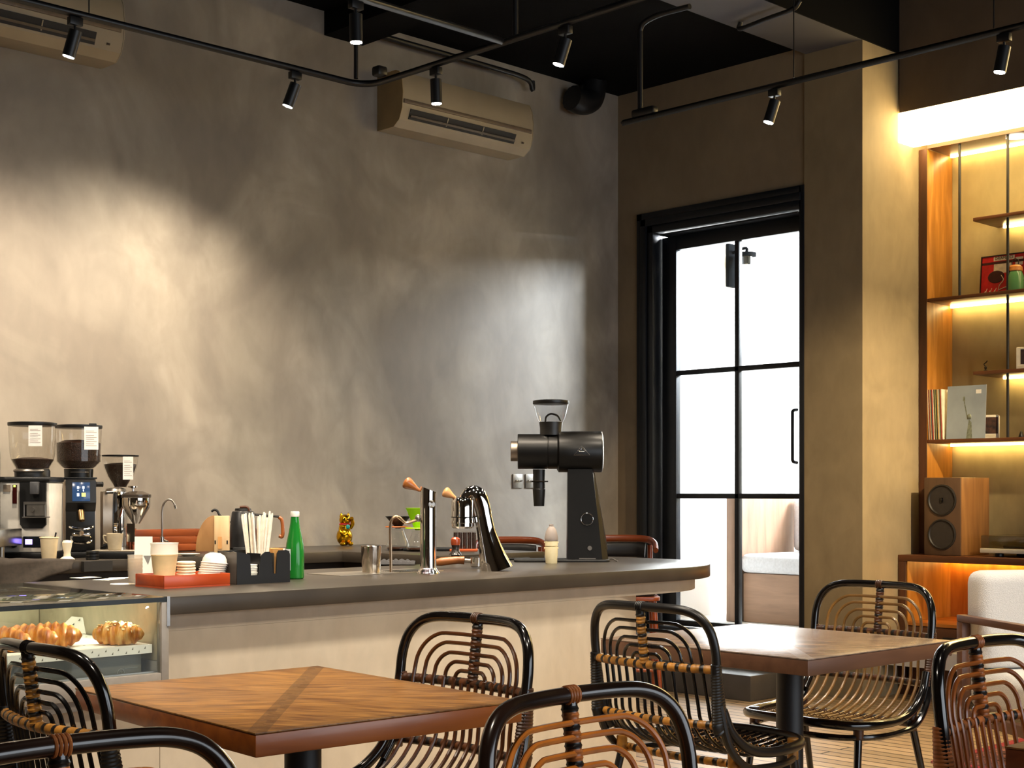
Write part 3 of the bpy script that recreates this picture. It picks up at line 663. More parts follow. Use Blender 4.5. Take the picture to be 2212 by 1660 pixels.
hz = g.lathe('hopper', gl, [(34,1013),(36,1010),(44,995),(47,980),(49,945),(50,921)],caps=False)
g.lathe('beans', bean, [(33,1012.5),(36,1006),(42,996),(43,993),(20,989),(0,988)],parent=hz)
g.lathe('lid', black, [(50.5,921),(51.5,919),(51.5,914),(40,912.5),(0,912.3)])
g.lathe('collar', black, [(37,1031),(37,1018),(34.5,1013.5),(0,1013.4)])
MB().tube([(37.8*s*math.cos(q),37.8*s*math.sin(q),g.v(1018)) for q in [PI*1.2+PI*.6*i/20 for i in range(21)]],g.k(3.4),8).build('collar_band', steelm, g.o)
label_tag(g,78,107,922,966,-49*s,hz)
# --- grinder with the touch screen
g = It('coffee_grinder','steel-sided coffee grinder with a small touch screen and half-full hopper, middle of the three','coffee grinder',170,Y=6.37,z=CB,rot=CAM_ROT+.36,group='coffee grinders')
s = g.s; w2=.072; dp=.27; f0=-dp/2
MB().span(-w2,w2,f0+.03,dp/2,g.v(1190),g.v(1036),bev=.006).build('body', P('champagne_steel','#b7aa9b',.38,.6,noise=.03), g.o)
MB().span(-w2-.004,w2+.004,f0,dp/2+.002,0,g.v(1190.3),bev=.004).build('foot', black, g.o)
MB().span(-w2-.004,w2+.004,f0+.02,dp/2,g.v(1035.7),g.v(1032),bev=.002).build('top_plate', black, g.o)
fr = MB().span(-w2+.006,w2-.006,f0+.012,f0+.0298,g.v(1189),g.v(1037),bev=.004).build('front_panel', black, g.o)
hd = MB().prism([(f0+.012,g.v(1038)),(f0-.02,g.v(1040)),(f0-.03,g.v(1086)),(f0-.012,g.v(1092)),(f0+.012,g.v(1105))],-w2+.004,w2-.004,plane='YZ',bev=.003).build('screen_housing', black, g.o)
tl = math.atan2(.01,g.v(1040)-g.v(1086))
sc1 = MB().box((0,0,0),(g.k(36),.003,g.k(40)),bev=.001); so = sc1.build('screen', P('lit_blue_screen','#131b2a',.15,noise=0,emis='#27405f',es=.5), hd); so.location=(0,f0-.0272,g.v(1063)); so.rotation_euler=(-tl,0,0)
ic = MB()
for (x,z,w_,h_) in ((-.014,.020,.009,.011),(.010,.020,.009,.011),(-.014,.006,.004,.004),(.010,.006,.004,.009),(-.014,-.014,.010,.014)):
    ic.box((x,-.0022,z),(w_,.001,h_))
io = ic.build('screen_digits', emit('digit_glow','#dfe8ff',1.6), so)
MB().box((.011,-.0022,-.014),(.018,.001,.018)).build('yellow_key', emit('yellow_key','#f2c65a',1.3), so)
so2 = MB().cyl((0,f0-.004,g.v(1104)),(.004,f0-.03,g.v(1124)),.017,.013).build('spout', P('brown_steel','#a5835d',.25,1,noise=.05), g.o)
fk = MB()
fk.tube(catmull([(-.045,f0-.01,g.v(1136)),(-.05,f0-.05,g.v(1137)),(-.02,f0-.06,g.v(1141)),(.02,f0-.06,g.v(1141)),(.05,f0-.05,g.v(1137)),(.045,f0-.01,g.v(1136))],5),.006,8)
fk.box((0,f0-.025,g.v(1153)),(.085,.04,.022),bev=.008); fk.cyl((0,f0-.046,g.v(1150)),(0,f0-.055,g.v(1150)),.011)
fk.tube(catmull([(-.042,f0-.02,g.v(1158)),(-.04,f0-.045,g.v(1168)),(.0,f0-.055,g.v(1171)),(.04,f0-.045,g.v(1168)),(.042,f0-.02,g.v(1158))],5),.007,8)
fk.build('portafilter_fork', chrome, g.o)
hz = g.lathe('hopper', gl, [(30,1013),(36,1009),(46,998),(47,965),(48,927)],caps=False)
g.lathe('beans', bean, [(29,1012.5),(35,1008),(44.5,997),(45.8,965),(45.8,958),(30,952),(0,950)],parent=hz)
g.lathe('lid', black, [(48.5,926.5),(49.5,924),(49.5,919.5),(30,918),(0,917.8)])
MB().box((g.k(26),-42*s,g.v(924)),(g.k(16),.02,g.k(15)),bev=.004).build('lid_clip', black, g.o)
g.lathe('collar', black, [(30,1032),(30.5,1014),(0,1013.5)])
MB().tube([(30.9*s*math.cos(q),30.9*s*math.sin(q),g.v(1021)) for q in [PI*1.3+PI*.4*i/12 for i in range(13)]],g.k(1.2),8).build('collar_band', steelm, g.o)
label_tag(g,178,207,924,973,-48.5*s,hz)
MB().tube([(w2+.004,-.05,g.v(1047)),(w2+.035,-.06,g.v(1047))],.012,12).build('side_knob', black, g.o)
# --- chrome grinder with doser cone
g = It('coffee_grinder','chrome coffee grinder with a cone-shaped doser, rightmost of the three','coffee grinder',262,Y=6.36,z=CB,group='coffee grinders')
s=g.s
MB().prism([(g.u(x),y) for x,y in ((223,.06),(223,-.05),(232,-.075),(262,-.075),(270,-.05),(270,.06))],g.v(1190),g.v(1062),bev=.004).build('body', chrome, g.o)
g.lathe('shoulder', steelm, [(23,1062),(20,1056),(12,1054),(0,1054)],cx=250)
MB().span(g.u(220),g.u(300),-.08,.08,0,g.v(1190.5),bev=.004).build('foot', steelm, g.o)
hz = g.lathe('hopper', gl, [(13,1053),(16,1048),(27,1030),(35,1010),(38,987)],cx=260,caps=False)
g.lathe('beans', bean, [(12,1052.5),(15,1047),(25.5,1029),(32,1012),(34,1004),(18,1001),(0,1000)],cx=260,parent=hz)
g.lathe('lid', black, [(38.5,987),(39,985.5),(39,983.5),(0,983)],cx=260)
label_tag(g,276,298,988,1037,-39*s,hz)
dz = g.lathe('doser', chrome, [(8,1131),(9,1129),(29,1096),(30,1092),(30,1076),(0,1075.8)],cx=301,y=-.06)
g.lathe('doser_lid', P('smoky_lid','#3a332c',.15,noise=.05), [(31,1075.5),(31.5,1072),(31.5,1069),(14,1062),(0,1061.5)],cx=301,y=-.06)
g.lathe('doser_knob', chrome, [(3,1061.5),(3,1056),(10,1054),(10,1051),(0,1049)],cx=294,y=-.06)
MB().span(g.u(283),g.u(300),-.075,-.05,g.v(1170),g.v(1131)).build('fork_plate', chrome, g.o)
# --- thin gooseneck faucet
f = It('faucet','slim chrome gooseneck faucet on the back counter, right of the grinders','faucet',350,Y=6.45,z=CB)
f.lathe('base', chrome, [(9,f.yb),(9,f.yb-4),(5,1172),(5,1160),(0,1159)])
MB().tube(catmull([(0,0,f.v(1165)),(0,0,f.v(1130)),(f.u(350),0,f.v(1105)),(f.u(353),0,f.v(1090)),(f.u(361),0,f.v(1081)),(f.u(370),0,f.v(1081)),(f.u(376),0,f.v(1088)),(f.u(378.5),0,f.v(1096))],6),f.k(2.1),10).build('spout', steelm, f.o)
MB().cyl((f.u(377.5),0,f.v(1092)),(f.u(379.5),0,f.v(1100)),f.k(3)).build('aerator', chrome, f.o)
MB().tube([(0,0,f.v(1166)),(f.k(14),-.01,f.v(1171))],f.k(2.4),8).build('lever', chrome, f.o)
# --- orange slatted crate
cw = wood('orange_crate_wood','#6e2f10','#96481e',6,'X',.4,6)
c = It('wooden_crate','orange slatted wooden crate behind the faucet, against the cement wall','crate',375,Y=6.58,z=CB,rot=0)
for zz in (.005,.043,.081):
    for yy in (-.055,.055): MB().span(-.27,.17,yy-.006,yy+.006,zz,zz+.034,bev=.002).build('slat', cw, c.o)
for xx in (-.27,.17): MB().span(xx-.01,xx+.004,-.048,.048,0,.115,bev=.002).build('end_board', cw, c.o)
MB().span(-.255,.159,-.048,.048,.001,.006).build('bottom_board', cw, c.o)
# --- rounded wooden stand
wd = wood('stand_wood','#8a6238','#a67c4c',6,'Z',.5,5); wdl = wood('pale_stand_wood','#c9a677','#dcbd92',6,'Z',.5,6)
c = It('wooden_stand','wooden stand with one quarter-round side and a pale front, beside the black kettle','stand',462,Y=6.05,z=CB)
q = [(c.u(423),c.v(1192)),(c.u(463),c.v(1192)),(c.u(463),c.v(1114))]+[(c.u(463)-(c.u(463)-c.u(423))*math.sin(t),c.v(1192)+(c.v(1114)-c.v(1192))*math.cos(t)) for t in [PI/2*i/12 for i in range(1,12)]]
MB().prism(q,-.005,.012,plane='XZ',bev=.001).build('round_side', wd, c.o)
MB().span(c.u(463.5),c.u(495),-.012,.02,0,c.v(1115),bev=.002).build('front_board', wdl, c.o)
MB().span(c.u(472),c.u(480),-.016,-.0122,c.v(1186),c.v(1160)).build('slot_stick', wood('slot_wood','#c08a50','#d19c62',5,'Z'), c.o)
for x in (466,492): MB().span(c.u(x)-.003,c.u(x)+.003,-.0135,-.0122,c.v(1176),c.v(1168)).build('pin', black, c.o)
# --- black kettle on its base
kb = It('kettle','black gooseneck kettle with a brown handle, behind the straws','kettle',525,Y=6.12,z=CB)
kb.lathe('power_base', black, [(33,kb.yb),(33,1190),(30,1187),(0,1186.8)])
kb.lathe('body', P('matt_black_kettle','#17181a',.35,noise=.06), [(28,1186.5),(31,1184),(29,1150),(24,1108),(22,1105),(0,1104)])
kb.lathe('lid', black, [(18,1104),(17,1099),(6,1098),(4,1096),(0,1096)])
MB().tube(catmull([(kb.u(548),-.02,kb.v(1175)),(kb.u(557),-.02,kb.v(1160)),(kb.u(548),-.02,kb.v(1132)),(kb.u(541),-.02,kb.v(1112)),(kb.u(536),-.02,kb.v(1097)),(kb.u(520),-.02,kb.v(1096))],6),kb.k(3.2),10).build('spout', P('bronze_brown','#4a2817',.3,noise=.1), kb.o)
MB().tube(catmull([(kb.u(603),0,kb.v(1118)),(kb.u(609),0,kb.v(1125)),(kb.u(611),0,kb.v(1150)),(kb.u(609),0,kb.v(1160)),(kb.u(603),0,kb.v(1158))],6),kb.k(4),10).build('handle', P('caramel_handle','#8a4d22',.3,noise=.1), kb.o)
MB().tube([(kb.u(550),0,kb.v(1112)),(kb.u(603),0,kb.v(1117))],kb.k(2.5),8).build('handle_arm', black, kb.o)
MB().tube(catmull([(kb.u(455),.02,kb.v(1106)),(kb.u(461),.02,kb.v(1102)),(kb.u(468),.02,kb.v(1105)),(kb.u(474),.02,kb.v(1115)),(kb.u(496),.02,kb.v(1130))],6),kb.k(2.6),8).build('rear_spout', black, kb.o)
# box under/behind kettle
b = It('cardboard_box','low dark box with gold lettering, standing behind the black caddy','box',541,Y=6.02,z=CB)
MB().span(b.u(505),b.u(560),-.03,.03,0,b.v(1183),bev=.002).build('carton', P('dark_carton','#2a2c2e',.4,noise=.08), b.o)
text('lettering','KO',b.k(12),P('gold_print','#b98a3a',.4,noise=0),b.o,(b.u(540),-.0306,b.v(1193)),(PI/2,0,0))
# --- gold beckoning cat
gold = P('shiny_gold','#d9a21b',.16,1,noise=.05)
c = It('lucky_cat','gold beckoning-cat figurine sitting on the back counter by the wall','figurine',744,Y=6.60,z=CB,rot=CAM_ROT+.45)
k = c.k
m = MB(); m.ball((0,0,k(20)),k(17.5),(1,.95,1.15)); m.ball((0,k(-2),k(38)),k(13),(1,.9,1.2)); m.ball((0,k(-3),k(56)),k(12.5),(1,.95,.95))
for sx in (-1,1):
    m.lathe([(k(4.2),k(62)),(k(2.5),k(68)),(0,k(72.5))],(sx*k(8),k(-2),0),seg=10)
    m.ball((sx*k(9),k(-14),k(5)),k(6),(1,1.3,.8))
m.tube(catmull([(-k(11),-k(6),k(38)),(-k(12),-k(12),k(30)),(-k(6),-k(16),k(26))],5),k(4.2),10)
m.tube(catmull([(k(11),-k(6),k(38)),(k(15),-k(10),k(46)),(k(13),-k(12),k(56)),(k(11),-k(15),k(60))],5),k(4.2),10)
m.ball((0,-k(14.5),k(53.5)),k(3.6),(1.2,.8,.9))
m.build('body', gold, c.o, smooth=70)
MB().tube([(k(10.8)*math.cos(a),k(-2.5)+k(10.5)*math.sin(a),k(46.5)) for a in [2*PI*i/24 for i in range(24)]],k(1.7),8,closed=True).build('red_collar', red, c.o)
MB().ball((k(3),-k(14),k(41)),k(4.5),(1,.6,1.2)).build('teal_tag', P('teal_enamel','#1e8f8a',.3), c.o)
ey = MB()
for sx in (-1,1): ey.ball((sx*k(4.6),-k(14.2),k(58)),k(1.6))
ey.build('eyes', black, c.o)
# --- orange wood tray and what stands in it
tw_ = wood('orange_tray_wood','#96330f','#c0511f',5,'X',.32,5,coat=.2)
tp = onZ(355,1273,CT); s=sc(tp)
t = thing('wooden_tray','shallow orange-red wooden tray of cups and lids, left end of the bar top','tray',(tp.x,tp.y,CT),0)
TL, TD, TH = .272, .20, .046
m = MB().span(0,TL,0,TD,0,.006); m.build('tray_bottom', tw_, t)
MB().span(0,TL,0,.008,.0062,TH,bev=.001).build('side_board', tw_, t); MB().span(0,TL,TD-.008,TD,.0062,TH,bev=.001).build('side_board', tw_, t)
MB().span(0,.008,.0082,TD-.0082,.0062,TH,bev=.001).build('end_board', tw_, t); MB().span(TL-.008,TL,.0082,TD-.0082,.0062,TH,bev=.001).build('end_board', tw_, t)
TB = CT+.0066
lidp = frost('milky_lid','#f1ece2',.72); cupm = P('cream_paper_cup','#e3c795',.7,noise=.03)
def tpos(px, dy): p = onY(px,0,tp.y+dy); return (p.x,p.y,TB)
c = thing('paper_cup','cream paper cup under a frosted plastic cup, in the orange tray','cup',tpos(355,.07),CAM_ROT); s2=sc(c.location); yb_=HY+(H-TB)/s2
pr_=lambda L_: [(r*s2,(yb_-y)*s2) for r,y in L_]
MB().lathe(pr_([(20,yb_),(23,1240),(28,1201),(28.8,1199.5),(27.5,1199.5),(19,yb_-2),(0,yb_-2)])).build('cup_wall', cupm, c)
MB().lathe(pr_([(27,1199),(29.5,1198),(28.5,1180),(30,1174),(30.6,1173.5),(29.6,1173)]),caps=False).build('frosted_sleeve', lidp, c)
ivory = P('ivory_lid','#e9dcc0',.5,noise=.03)
for i in range(8):
    p = tpos(402,.09); o = MB().lathe([(.030,0),(.034,.002),(.0345,.006),(.033,.0085),(.026,.010),(.0,.0102)]).build('cup_lid', ivory, loc=(p[0]+.001*((i*7)%3-1),p[1],TB+.0105*i),rot=.3*i)
    tag(o, 'ivory cup lid, one of the flat stack in the middle of the orange tray','lid','flat ivory lids stacked in the tray')
domem = frost('clear_dome_lid','#f4efe6',.78,.2)
st0 = tpos(457,.10)
for i in range(10):
    o = MB().lathe([(.047,0),(.0505,.001),(.0505,.003),(.0465,.0045),(.0435,.018),(.036,.031),(.018,.040),(.0,.041)],seg=32).build('dome_lid', domem, loc=(st0[0]+.0022*i-.012,st0[1]-.0008*i,TB+.0008+.0078*i))
    o.rotation_euler=(0,.012*i,0)
    tag(o,'frosted dome lid, one of the leaning stack at the right of the orange tray','lid','frosted dome lids stacked in the tray')
# glass / plastic cup stack left of the tray
p = onZ(292,1264,CT); s2=sc(p)
for i in range(5):
    o = MB().lathe([(.022,0),(.024,.001),(.0275,.055+.0),(.0285,.056),(.0265,.055),(.0215,.003),(0,.003)]).build('plastic_cup', frost('clear_cup','#f3efe8',.2,.15), loc=(p.x,p.y,CT+.0005+.0135*i))
    tag(o,'clear plastic cup in the nested stack left of the orange tray','cup','clear cups nested beside the tray')
# white card with a triangle mark
pc = onZ(308,1250,CT)
c = thing('table_card','white folded card printed with a grey triangle, behind the orange tray','sign',(pc.x,pc.y,CT),CAM_ROT+.1); s2=sc(pc); hgt=(1250-1160)*s2; wd_=37*s2/2
MB().box((0,.012,hgt/2),(2*wd_,.0015,hgt),rot=Euler((-.12,0,0))).build('card_front', paper, c)
MB().box((0,.040,hgt/2),(2*wd_,.0015,hgt),rot=Euler((.12,0,0))).build('card_back', paper, c)
tm = MB(); z_=(1250-1211)*s2; hh=20*s2
tm.b.faces.new([tm.b.verts.new(p_) for p_ in ((-.006-.013,.0,z_+hh*.5),(-.006+.018,.0,z_+hh*.5),(.0,.0,z_-hh*.5))])
to=tm.build('triangle_mark', P('grey_triangle_print','#7b7873',.6,noise=.1), c, smooth=0); to.rotation_euler=(-.12,0,0); to.location=(.020,.012-.12*hgt/2-.0013,0)
MB().span(-.03,.034,.0,.055,0,.0012).build('card_foot', paper, c)
# --- black caddy with napkins, sleeves, straws
cp = onZ(512,1264,CT); s=sc(cp)
c = thing('bar_caddy','black condiment caddy with napkin slot, beside the green bottle','caddy',(cp.x,cp.y,CT),0)
CL, CD, CHt = .238, .13, .122
blk = P('matt_black_caddy','#0a0a0b',.42,noise=.05)
fpoly = [(0,0),(CL,0),(CL,CHt-.02)]+arc(CL-.02,CHt-.02,.02,0,PI/2,5)+[(CL-.052,CHt),(CL-.060,CHt-.012),(CL-.064,.035),(CL-.078,.035),(CL-.083,CHt-.02),(CL-.092,CHt-.004),(.125,CHt-.004)]+[(.11,CHt-.014),(.104,CHt-.03),(.096,.032),(.062,.032),(.058,CHt-.022),(.056,CHt-.012),(.02,CHt-.004),(0,CHt-.002)]
MB().prism(fpoly,0,.004,plane='XZ').build('front_plate', blk, c)
MB().prism([(0,0),(CL,0),(CL,CHt),(0,CHt)],CD-.004,CD,plane='XZ').build('back_plate', blk, c)
side=[(.0042,0),(CD-.0042,0),(CD-.0042,CHt),(.05,CHt-.004),(.03,CHt),(.0042,CHt-.004)]
MB().prism(side,0,.004,plane='YZ').build('side_plate', P('caddy_side','#4b443d',.4,noise=.05), c); MB().prism(side,CL-.004,CL,plane='YZ').build('side_plate', blk, c)
MB().span(.005,CL-.005,.005,CD-.005,0,.004).build('floor_plate', blk, c)
for x in (.045,.105,.165): MB().span(x,x+.003,.005,CD-.005,.0045,CHt-.01).build('divider', blk, c)
nap = P('napkin_paper','#efe9dd',.9,noise=.04,nscale=120)
pv = Vector((cp.x,cp.y,CT))
for i in range(12):
    o = MB().box((0,0,.0028),(.052,.09,.0052),bev=.0018).build('napkin', nap, loc=pv+Vector((.0765,.06+.0015*((i*5)%3),.0046+.0056*i))); tag(o,'white paper napkin, one of the pile showing in the caddy slot','napkin','napkins piled in the black caddy')
kr = random.Random(4)
for i in range(7):
    o = MB().box((0,0,.06),(.050,.0016,.118),rot=Euler((.10,0,0))).build('kraft_sleeve', kraft, loc=pv+Vector((.1965,.022+.0085*i,.010)),rot=0)
    tag(o,'brown kraft cup sleeve, one of the row in the right slot of the caddy','sleeve','kraft sleeves filed in the caddy')
for i in range(8):
    o = MB().box((0,0,.05),(.008,.004,.1),bev=.001).build('sugar_stick', P('pink_white_stick','#e6cfc4',.7,noise=.15,nscale=200), loc=pv+Vector((.224-.004+.0*(i%2),.016+.0115*i,.028))); tag(o,'slim white sugar stick at the right rim of the caddy','sugar stick','sugar sticks in the caddy')
# straws standing in the caddy
straw_m = P('straw_wrapper','#efe6d6',.75,noise=.05,nscale=60)
rs = random.Random(11); sk = pv+Vector((.135,.065,.006)); s2=sc(sk)
for i in range(22):
    a = (i-10.5)/10.5; bx = a*.028; top = a*.058+rs.uniform(-.006,.006); yb2 = rs.uniform(-.035,.035); yt=yb2*1.5+rs.uniform(-.004,.004); L_=.238+rs.uniform(0,.03)
    R = Vector((RT.x*bx, RT.y*bx, 0)); T = Vector((RT.x*top, RT.y*top, 0))
    o = MB().tube([Vector((0,yb2*.5,0)),(T-R)*.5+Vector((0,(yb2*.5+yt*.6)/2,L_*.5)),(T-R)+Vector((0,yt*.6,L_*.96)),(T-R)+Vector((.001,yt*.6,L_))],lambda f:.0042 if f<.9 else .0030,8).build('paper_straw', straw_m, loc=sk+R*.9)
    tag(o,'paper-wrapped drinking straw in the bunch standing in the black caddy','straw','wrapped straws in the caddy')
# --- green bottle
b = It('glass_bottle','green glass bottle with a white cap, beside the black caddy','bottle',637,py=1251)
gg = newmat('green_bottle_glass'); nt=gg[1]; bs=nt.nodes.new('ShaderNodeBsdfPrincipled'); bs.inputs['Base Color'].default_value=lin('#1f7d2c'); bs.inputs['Roughness'].default_value=.12; bs.inputs['Transmission Weight'].default_value=.25; bs.inputs['IOR'].default_value=1.3; bs.inputs['Coat Weight'].default_value=.5; nt.links.new(bs.outputs[0],gg[2].inputs[0])
bt = b.lathe('bottle_body', gg[0], [(17.5,b.yb),(19.5,1249),(20,1245),(20,1195),(18.5,1175),(13,1148),(10,1130),(8.6,1116),(8.6,1114.5),(0,1114.4)])
b.lathe('cap', white, [(9.2,1116.5),(9.6,1114),(9.6,1107),(8.8,1105),(0,1104.8)])
M2 = MB()
M2.lathe([(20.25*b.s,b.v(1232)),(20.25*b.s,b.v(1186))],seg=40,caps=False)
for f in list(M2.b.faces):
    cx=f.calc_center_median()
    if not (cx.x < -.012 and cx.y<.01): M2.b.faces.remove(f)
M2.build('paper_label', P('pale_blue_label','#cfd8dc',.6,noise=.05), b.o)
# --- steel shaker cup
b = It('steel_cup','brushed steel milk pitcher cup on the drip plate','cup',802,py=1238)
b.lathe('cup_wall', P('polished_steel','#c4b9ac',.16,1,noise=.04), [(18.5,b.yb),(19.5,1236),(22.5,1182),(22.5,1180),(21,1179),(18,1180),(0,1180.5)])
# --- drip plate set in the counter
p0=onZ(760,1243,CT); p1=onZ(930,1243,CT)
dp_=thing('drip_plate','flat steel drip plate let into the bar top under the steam tap','drip tray',((p0.x+p1.x)/2,(p0.y+p1.y)/2+.13,CT),0)
MB().span(-.2,.36,-.05,.18,.0002,.0022,bev=.0008).build('plate', P('pale_steel_plate','#c9c2b6',.28,1,noise=.05), dp_)
g_=MB()
for i in range(22): g_.span(.13+.0095*i,.136+.0095*i,-.03,.10,.0026,.0045)
for j in range(9): g_.span(.13,.338,-.03+.0155*j,-.027+.0155*j,.0024,.0046)
g_.build('drip_grate', chrome, dp_)
# --- steam tap
t = It('steam_tap','slim polished column tap with a teardrop wooden handle on the bar','tap',925,py=1240,rot=CAM_ROT)
t.lathe('flange', chrome, [(25,t.yb),(25,1238),(23,1235),(19,1230),(18,1227),(0,1227)])
mb = MB(); n=28; rg=[]
for yy in (1228,1065): rg.append([Vector((17.5*t.s*math.cos(2*PI*j/n),17.5*t.s*math.sin(2*PI*j/n),t.v(yy))) for j in range(n)])
rg.append([Vector((17.5*t.s*math.cos(2*PI*j/n),17.5*t.s*math.sin(2*PI*j/n),t.v(1057+7*math.cos(2*PI*j/n)))) for j in range(n)])
mb.rings(rg); mb.build('column', chrome, t.o)
hs = MB(); p_a=Vector((t.u(908),-.005,t.v(1061))); p_b=Vector((t.u(873),-.005,t.v(1040)))
hs.tube([p_a+(p_b-p_a)*(i/20) for i in range(21)],lambda f:t.s*interp([(0,3),(.2,4.6),(.4,7.5),(.6,11),(.75,13),(.85,13.4),(.93,12),(.98,8),(1,4)],f),14)
hs.build('handle', handle_w, t.o)
bd = MB(); bd.cyl((t.k(8),-t.k(16),t.v(1090)),(t.k(9),-t.k(20),t.v(1090)),t.k(7)); bd.ball((t.k(9),-t.k(20),t.v(1084)),t.k(3.5)); bd.ball((t.k(9),-t.k(20),t.v(1095)),t.k(3)); bd.build('badge', P('antique_silver','#9c958c',.25,1,noise=.2,nscale=300), t.o)
wp=[(846,1236),(845.5,1200),(844.5,1150),(846,1128),(852,1118),(859,1116),(866,1121),(874,1128),(882,1130),(892,1127),(908,1121)]
MB().tube(catmull([(t.u(x),-.03+.03*max(0,(x-846)/62),t.v(y)) for x,y in wp],4),t.k(3.2),10).build('steam_wand', P('warm_steel','#b39a80',.25,1,noise=.03), t.o)
MB().ball((t.u(903),0,t.v(1120)),t.k(7),(1,1,1.2)).build('wand_joint', steelm, t.o)
# --- lever group with arched chrome body
e = It('espresso_group','curved chrome under-counter espresso tap with wooden handle, right of the steam tap','espresso machine',1045,py=1234,rot=CAM_ROT)
Zm = lambda zx,zy: (e.u(800+zx/6.144), e.v(1000+zy/6.144))
path = [(1690,1440,215),(1640,1300,190),(1585,1100,150),(1535,900,125),(1500,720,118),(1470,580,125),(1420,450,130),(1350,420,115),(1290,470,105),(1235,540,95)]
pts = catmull([Vector((*[Zm(x,y)[i] for i in (0,)],0,Zm(x,y)[1])) for x,y,w_ in path],5)
wt = [(i/(len(path)-1), w_/6.144*e.s) for i,(x,y,w_) in enumerate(path)]
MB().tube(pts, lambda f: interp(wt,f)*.62, 24, up=(0,1,0), rb=lambda f: interp(wt,f)).build('arch_body', chrome, e.o, smooth=60)
gx = 800+1230/6.144
e.lathe('group_head', chrome, [(21,1142),(25,1138),(25,1131),(26.5,1130),(26.5,1128),(25,1117.5),(25.5,1117),(25.5,1084),(23,1077),(12,1074),(0,1073.5)],cx=gx)
e.lathe('shower_ring', P('dark_seam','#22201d',.3,1,noise=0), [(25.8,1118.5),(25.8,1116.6),(0,1116.6)],cx=gx)
hs = MB(); p_a=Vector((e.u(984),0,e.v(1076))); p_b=Vector((e.u(958),0,e.v(1061)))
hs.tube([p_a+(p_b-p_a)*(i/20) for i in range(21)],lambda f:e.s*interp([(0,3),(.2,4.6),(.4,7),(.6,9.8),(.75,11.3),(.85,11.5),(.93,10.2),(.98,7),(1,4)],f),14)
hs.build('handle', wood('pale_handle_wood','#b97a48','#d69c66',8,'X',.35,6), e.o)
# --- portafilter lying in front of the group
p = It('portafilter','steel portafilter with a thick wooden handle lying on the drip grate','portafilter',990,py=1226,z=CT+.005,rot=CAM_ROT)
MB().tube(catmull([(p.u(x),0,p.v(y)) for x,y in ((938,1217),(955,1214),(985,1211),(1003,1211))],6),lambda f:p.s*interp([(0,6),(.3,9),(.8,8),(1,9)],f),14).build('handle', wood('portafilter_wood','#8a4f24','#b4713a',8,'X',.35,6), p.o)
MB().tube([(p.u(1003.5),0,p.v(1211)),(p.u(1018),0,p.v(1213))],p.k(4.5),12).build('neck', steelm, p.o)
MB().lathe([(p.k(11),0),(p.k(13),p.k(2)),(p.k(13.5),p.k(21)),(p.k(12),p.k(22)),(0,p.k(22))],(p.u(1029),0,p.k(.2))).build('basket', chrome, p.o)
# --- tamper with wooden head
p = It('tamper','tamper with a round red-brown wooden head, behind the portafilter','tamper',984,Y=5.12,z=CT,rot=CAM_ROT)
o_=p.yb-1201
p.lathe('base', steelm, [(14,p.yb),(14,1202+o_*.3),(8,1199),(0,1199)])
p.lathe('shaft', P('ebony_shaft','#1d1511',.25), [(15,1199),(9,1192),(8,1183),(9,1178),(0,1177.8)])
p.lathe('head', P('redwood_knob','#8c3a1b',.25,coat=.4,noise=.1), [(9.5,1178),(10.5,1172),(10,1165),(6,1161),(0,1160.5)])
# --- orange tray with glass vials of beans
p = It('bean_tray','small orange tray holding glass vials of coffee beans, behind the arched chrome tap','tray',1003,Y=5.55,z=CB,rot=CAM_ROT)
MB().span(p.u(972),p.u(1032),-.05,.05,0,.012,bev=.003).build('tray_plate', wood('orange_plate','#b04a1c','#c85f2b',5,'X',.5), p.o)
for i in range(5):
    v = thing('bean_vial','stoppered glass vial of dark coffee beans in the small orange tray','vial',p.loc+RT*p.u(984+10*i)+Vector((0,0,.0125)),CAM_ROT,'bean vials in the orange tray')
    hh=p.k(38); MB().lathe([(.0105,0),(.0115,.002),(.0115,hh),(.009,hh+.002)],caps=False).build('tube_glass', gl, v); MB().lathe([(.0098,.001),(.0102,.003),(.0102,hh*.93),(0,hh*.94)]).build('beans', bean, v)
# --- black scales / trays on the far counter
o = MB().span(-.14,.14,-.06,.06,0,.016,bev=.004).build('flat_scale', black, loc=onY(930,0,5.72).xy.to_3d()+Vector((0,0,CB+.0003)),rot=CAM_ROT); tag(o,'flat black scale on the return counter, behind the steam tap','scale')
tw0 = onZ(866,1222,CT)
cl = MB(); n=26; gr=[[None]*10 for _ in range(n)]
for i in range(n):
    for j in range(10):
        x=(i/(n-1)-.5)*.20; y=(j/9-.5)*.09; h=.010+.012*abs(math.sin(i*.9+j*.35))*(1-abs(2*i/(n-1)-1)**3)+.006*math.sin(j*1.4)
        gr[i][j]=cl.b.verts.new((x,y,max(.001,h*(1-abs(2*j/9-1)**4))))
for i in range(n-1):
    for j in range(9): cl.b.faces.new((gr[i][j],gr[i+1][j],gr[i+1][j+1],gr[i][j+1]))
o = cl.build('bar_cloth', P('charcoal_cloth','#2b2a2c',.9,noise=.1,nscale=120), loc=(tw0.x,tw0.y+.05,CT+.0035),rot=CAM_ROT,smooth=80); tag(o,'crumpled charcoal bar cloth behind the steel cup','cloth')
